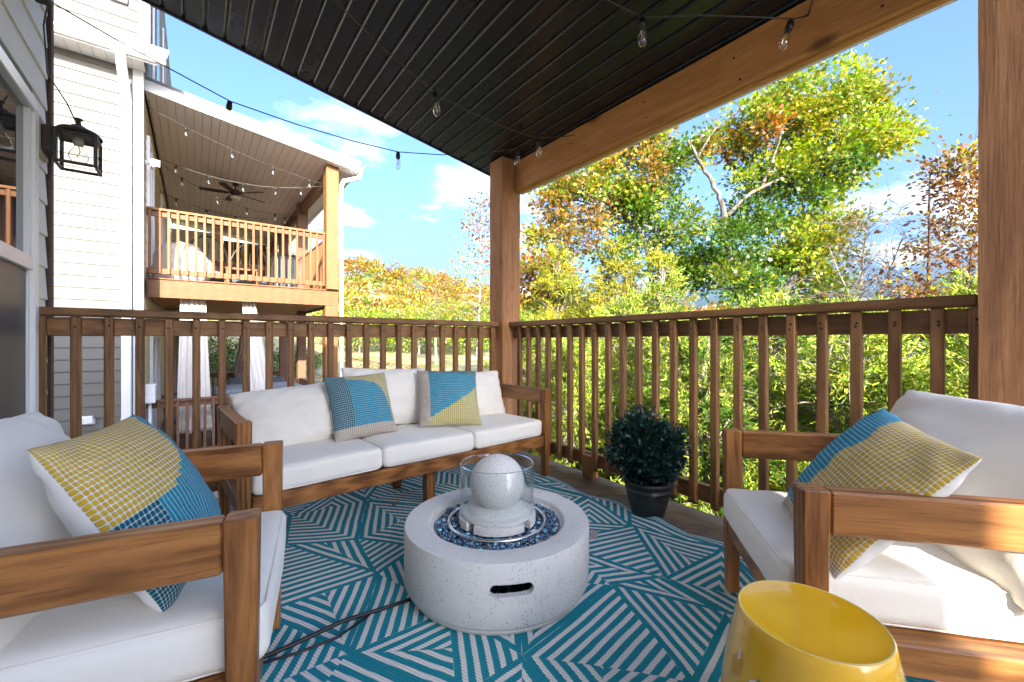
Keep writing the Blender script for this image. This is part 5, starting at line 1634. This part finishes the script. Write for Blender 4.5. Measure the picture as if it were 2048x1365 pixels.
# the big oak, yellow green
tree('oak_tree', 'largest oak with bright yellow green leaves and a forked grey trunk leaning right', 'tree', 'oaks beyond the right railing', (11.9, 4.75, -2.4),
     [([(11.0, 5.6, -2.4), (11.25, 5.35, 0.0), (11.7, 4.95, 1.5), (11.45, 5.15, 2.3), (11.15, 5.35, 3.4), (11.1, 5.42, 4.4), (10.95, 5.55, 5.0), (10.55, 5.8, 5.75), (10.35, 5.95, 6.2)], .16, .03),
      ([(11.0, 5.6, -1.5), (11.4, 5.3, .3), (11.95, 4.75, 1.6), (12.5, 4.3, 2.5), (13.0, 3.9, 3.5), (13.2, 3.7, 4.6)], .15, .025),
      ([(11.1, 5.4, 4.1), (11.6, 5.0, 4.75), (12.3, 4.5, 5.2), (13.0, 4.0, 5.7), (13.5, 3.6, 6.2)], .06, .015),
      ([(11.9, 4.8, 4.95), (12.2, 4.5, 6.1), (12.4, 4.35, 7.2)], .05, .01), ([(12.3, 4.5, 5.2), (12.9, 4.1, 5.0), (13.4, 3.7, 4.9)], .035, .01),
      ([(10.55, 5.8, 5.75), (10.9, 5.5, 6.5), (11.4, 5.1, 7.0)], .035, .008), ([(11.15, 5.35, 3.4), (10.9, 5.6, 3.9), (10.5, 6.0, 4.1)], .035, .008), ([(12.2, 4.55, 2.0), (12.6, 4.4, 3.0), (12.6, 4.5, 3.8)], .04, .01)],
     ELB, OAKS, .122, 140, .215, LEAF, BARKO, 9, [(YGREEN, GOLD, .72), (YGREEN, GREEN, .55), (GREEN, YGREEN, .7), (YGREEN, ORANGE, .8)])
# brown leafed tree at the right edge
tree('brown_leaf_tree', 'sparse tree with curled russet brown leaves next to the right post', 'tree', None, (12.9, 1.3, -2.4),
     [([(12.9, 1.3, -2.4), (12.75, 1.7, 1.0), (12.7, 1.75, 3.0), (12.72, 1.72, 4.7)], .07, .012), ([(12.8, 1.5, .5), (12.9, 1.2, 2.2), (13.0, 1.0, 3.9)], .05, .01)],
     [((12.95, 1.25, 4.3), (.55, .65, .7), 26, 0), ((12.95, 1.25, 3.2), (.7, .8, .7), 28, 0), ((12.9, 1.45, 2.2), (.8, .9, .55), 18, 0), ((12.6, 2.0, 1.7), (.6, .7, .4), 10, 0)],
     OVAL, .105, 44, .22, LEAF, BARKD, 13, [(BROWN, GOLD, .72)])
# bare tree
tree('bare_tree', 'almost leafless twiggy tree between the big oak and the russet tree', 'tree', None, (12.8, 2.9, -2.4),
     [([(12.8, 2.9, -2.4), (12.7, 2.95, 1.0), (12.75, 2.9, 2.6), (12.85, 2.75, 4.3)], .06, .01), ([(12.72, 2.95, 1.2), (12.95, 2.5, 2.4), (13.2, 2.2, 3.5)], .035, .008), ([(12.72, 2.95, 1.6), (12.5, 3.3, 2.6), (12.4, 3.5, 3.4)], .03, .008)],
     [((12.85, 2.75, 3.3), (.85, .8, 1.0), 60, 0), ((12.8, 2.9, 2.0), (.9, .9, .6), 40, 1)],
     OVAL, .13, 1.4, .26, LEAF, BARKG, 17, [BROWN, BROWN], twigs=5)
# slender birch like tree left of the corner post
def thin_tree(label, base, h, lean_, seed, ells, pals, per=14, size=.30, group=None, spread=.5, bm=None, r=.12, name='birch_tree'):
    b = Vector(base)
    return tree(name, label, 'tree', group, base, [([b, b + Vector((lean_ * .3, 0, h * .35)), b + Vector((lean_ * .7, .1, h * .7)), b + Vector((lean_, .1, h))], r, .015)],
                ells, OVAL, size, per, spread, LEAF, bm or BARKP, seed, pals)
thin_tree('tall slender pale barked tree with few leaves left of the corner post', (13.45, 21.1, -1.9), 11.6, .35, 23,
          [((13.7, 21.2, 8.0), (1.0, 1.0, 1.9), 60, 0), ((13.3, 21.4, 5.2), (1.5, 1.5, 1.4), 46, 1), ((13.2, 21.5, 3.0), (1.5, 1.5, .9), 20, 1)], [BROWN, (ORANGE, YGREEN, .55)], 7, .20, None, .34, r=.10, bm=BARKT)
tree('maple_tree', 'orange and gold leaved tree behind the corner post', 'tree', None, (13.6, 15.2, -2.2),
     [([(13.6, 15.2, -2.2), (13.5, 15.1, 1.0), (13.3, 15.0, 3.6), (13.2, 15.0, 5.2)], .13, .02)],
     [((13.2, 15.0, 4.0), (1.5, 1.5, 1.1), 44, 0), ((13.5, 14.8, 2.3), (1.6, 1.6, 1.1), 40, 1)], OVAL, .24, 46, .36, LEAF, BARKG, 29, [(ORANGE, GOLD, .7), (GOLD, YGREEN, .5)])
tree('maple_tree', 'sparse orange and gold tree left of the slender pale tree above the far railing', 'tree', None, (16.0, 31.5, -1.8),
     [([(16.0, 31.5, -1.8), (15.9, 31.5, 2.0), (15.9, 31.6, 5.2)], .16, .02)],
     [((16.6, 31.2, 5.2), (1.5, 1.5, 1.3), 34, 0), ((15.9, 31.6, 3.4), (2.3, 2.2, 1.2), 30, 1)], OVAL, .17, 40, .42, LEAF, BARKT, 31, [(ORANGE, GOLD, .55), (GOLD, YGREEN, .5)])

# cedars: feathery sprays
def cedar(label, base, h, rw, seed, pal, n=120, per=250, size=.066, group='cedars beyond the right railing', spread=.15, lean_=0.0):
    b = Vector(base)
    ells = []
    for k, (f, w) in enumerate(((.18, 1.0), (.42, .95), (.64, .74), (.82, .46), (.94, .22))):
        ells.append(((b.x + lean_ * f, b.y, b.z + h * f), (rw * w, rw * w, h * .13), int(n * (w + .15) * .42), 0))
    return tree('cedar_tree', label, 'tree', group, base, [([b, b + Vector((lean_ * .4, .05, h * .4)), b + Vector((lean_, 0, h))], .09, .012)],
                ells, NEED, size, per, spread, NEEDLE, BARKT, seed, [pal], up=.5, twigs=3, tw=.006, sprig=9)
cedar('golden yellow cedar rising above the railing just right of the corner post', (7.25, 7.6, -2.0), 4.9, 1.25, 41, (GOLD, CED, .75), 120, 230)
cedar('golden yellow cedar, the middle one of three above the right railing', (7.7, 6.2, -2.0), 4.85, 1.3, 42, (GOLD, CED, .8), 120, 230)
cedar('golden yellow cedar, the lowest of three, nearest the forked oak trunk', (8.0, 5.2, -2.1), 4.5, 1.2, 44, (GOLD, CED, .6), 100, 220)
cedar('dark green cedar behind the oak trunk', (10.2, 6.6, -2.3), 4.6, 1.3, 43, (GREEN, CED, .7), 80, 200)
cedar('bright cedar under the forked oak above the right railing', (10.0, 3.6, -2.3), 3.5, 1.35, 47, CED, 100, 230)
cedar('small yellow green cedar top beside the right post', (8.2, .7, -2.2), 3.55, 1.1, 49, CED, 100, 260)
TH = [((4.9, 5.9, 2.7, 1.15), 'green cedar behind the balusters nearest the corner post'), ((5.9, 4.6, 3.0, 1.2), 'bright cedar behind the balusters between the sofa arm and the topiary'),
      ((5.3, 3.3, 2.7, 1.15), 'bright cedar behind the balusters just above the topiary'), ((6.2, 2.3, 2.9, 1.2), 'bright cedar behind the balusters above the front arm of the right armchair'),
      ((5.2, 1.3, 2.6, 1.1), 'near cedar behind the balusters above the pillow of the right armchair'), ((6.0, .1, 2.9, 1.2), 'bright cedar hidden partly by the thick right post'),
      ((7.6, 3.4, 3.2, 1.3), 'farther cedar showing just above the middle of the right railing'), ((7.9, 1.9, 3.2, 1.3), 'farther cedar showing above the railing left of the right post'),
      ((4.4, 4.4, 2.2, .9), 'low cedar behind the sofa end of the right railing'), ((4.3, 2.3, 2.1, .9), 'low cedar behind the railing between topiary and right armchair'), ((4.5, -.4, 2.4, 1.0), 'low cedar outside the railing beyond the right post')]
for i, ((x, y, h, w), lab) in enumerate(TH):
    cedar(lab, (x, y, float(ground_z(x, y)) - .05), h, w, 60 + i, CED if i % 3 else (CED, GREEN, .7), 100, 215, group='cedar thicket beyond the right railing', size=.055, spread=.135)

# low ground cover right of the deck
n = 26000
px_ = rngn.uniform(2.3, 9, n); py_ = rngn.uniform(-2, 9, n)
gp_ = np.stack([px_, py_, ground_z(px_, py_) + rngn.uniform(0, .25, n)], 1)
o = link('ground_ivy', leaf_mesh('ground_ivy', SMALL, gp_, rngn.normal(0, 1, (n, 3)) + np.array([0, 0, .8]), rngn.uniform(.05, .13, n), mixcols(n, CED + GREEN), NEEDLE))
tag(o, 'low green undergrowth below the right side of the porch', kind='stuff')
n = 5000
px_ = rngn.uniform(-1, 14, n); py_ = rngn.uniform(14, 30, n)
gp_ = np.stack([px_, py_, ground_z(px_, py_) + .03], 1)
o = link('leaf_litter', leaf_mesh('leaf_litter', OVAL, gp_, rngn.normal(0, 1, (n, 3)) * np.array([1, 1, .2]), rngn.uniform(.10, .22, n), mixcols(n, BROWN + ORANGE + [(.30, .25, .17)]), LEAF, flat=.8))
tag(o, 'fallen leaves scattered over the slope', kind='stuff')
# shrubs on the bank beyond the lower deck
for i, (x, y, w) in enumerate(((1.4, 19.5, 1.4), (3.4, 20.5, 1.1), (-.6, 20, 1.3), (.4, 22.5, 1.6))):
    z = float(ground_z(x, y))
    tree('shrub', ('second shrub from the left', 'rightmost shrub', 'leftmost shrub', 'farthest shrub')[i] + ' on the leafy bank beyond the lower deck', 'shrub', 'shrubs on the bank beyond the lower deck', (x, y, z), [([(x, y, z), (x, y, z + .4), (x + .05, y, z + 1.0)], .05, .01)],
         [((x, y, z + .7), (w, w * .8, .6), 30, 0)], OVAL, .10, 60, .22, LEAF, BARKD, 90 + i, [(GREEN, BROWN, .75)])

# trees along the far edge of the lawn
random.seed(3)
edge = []
NE = 14
for i in range(NE):
    px = 668 + i * 24 + random.uniform(-8, 8)
    dd = random.uniform(46, 62)
    tt = (px - 1024) / 835
    cX, cY = .7965 * tt + .6047, -.6047 * tt + .7965
    edge.append((cX * dd, cY * dd))
ORD = ['leftmost', 'second', 'third', 'fourth', 'fifth', 'sixth', 'seventh', 'eighth', 'ninth', 'tenth', 'eleventh', 'twelfth', 'thirteenth', 'rightmost']
for i, (x, y) in enumerate(edge):
    z = float(ground_z(x, y)); h = random.uniform(4.4, 6.0); w = random.uniform(2.0, 2.8)
    pal = [(YGREEN, GREEN, .7), (YGREEN, ORANGE, .7), (GOLD, YGREEN, .5), (GREEN, YGREEN, .5)][i % 4]
    lab = ORD[i] + (' tree' if i in (0, NE - 1) else ' tree from the left') + ' in the autumn row along the far edge of the lawn'
    tree('woodland_tree', lab, 'tree', 'trees along the far edge of the lawn', (x, y, z),
         [([(x, y, z), (x + .1, y, z + h * .4), (x + random.uniform(-.5, .5), y, z + h * .9)], .13, .03)],
         [((x, y, z + h * .72), (w, w, h * .28), 44, 0), ((x, y, z + h * .38), (w * .95, w * .95, h * .22), 30, 0)], OVAL, .26, 42, .55, LEAF, BARKP if i % 2 else BARKG, 120 + i, [pal], twig=False)

# wooded hill, far off: one mass of crowns
P_, D_, S_, C_ = [], [], [], []
for k in range(1500):
    a_ = R(rngn.uniform(-72, 62)) ; dd = rngn.uniform(80, 230)
    hd = math.atan2(.6047, .7965) + a_
    x, y = math.sin(hd) * dd, math.cos(hd) * dd
    z = float(ground_z(x, y))
    h = rngn.uniform(5.5, 9); w = rngn.uniform(2.4, 3.8)
    n = 110
    dv = rngn.normal(size=(n, 3)); dv /= np.linalg.norm(dv, axis=1, keepdims=True)
    dv[:, 2] = np.abs(dv[:, 2]) * 1.2 - .3
    q = np.array([x, y, z + h * .55]) + dv * np.array([w, w, h * .45]) * rngn.uniform(.6, 1.0, (n, 1))
    P_.append(q); D_.append(dv + rngn.normal(0, .6, (n, 3))); S_.append(rngn.uniform(.55, 1.1, n))
    pal = [ORANGE + GOLD, YGREEN, GOLD, ORANGE + BROWN + GOLD, GREEN + YGREEN][rngn.choice(5, p=[.46, .10, .10, .28, .06])]
    C_.append(mixcols(n, pal, jit=.10) * .85 * np.exp(rngn.normal(0, .14)))
o = link('forest', leaf_mesh('forest', SMALL, np.concatenate(P_), np.concatenate(D_), np.concatenate(S_) * 1.15, np.concatenate(C_), LEAF))
tag(o, 'autumn coloured wooded hill in the distance', kind='stuff')

# topiary crown
pls, dls = [], []
for k in range(150):
    dv = rngn.normal(size=3); dv /= np.linalg.norm(dv); r_ = rngn.uniform(.45, 1) ** .6
    q = dv * np.array([.172, .172, .168]) * r_ * (1 + .22 * mnoise.noise(Vector(dv) * 2.2)) + np.array([0, 0, .345])
    m_ = 46
    off = rngn.normal(0, .024, (m_, 3))
    pls.append(q + off); dls.append(dv * .8 + off * 25 + rngn.normal(0, .45, (m_, 3)))
pls = np.concatenate(pls); dls = np.concatenate(dls); n = len(pls)
o = link('foliage', leaf_mesh('foliage', OVAL, pls, dls, rngn.uniform(.016, .030, n), mixcols(n, [(0.006, 0.030, 0.024), (0.010, 0.045, 0.034), (0.004, 0.020, 0.018), (0.030, 0.075, 0.055)], [.35, .3, .23, .12]), TOPI), pp)
o['kind'] = 'stuff'
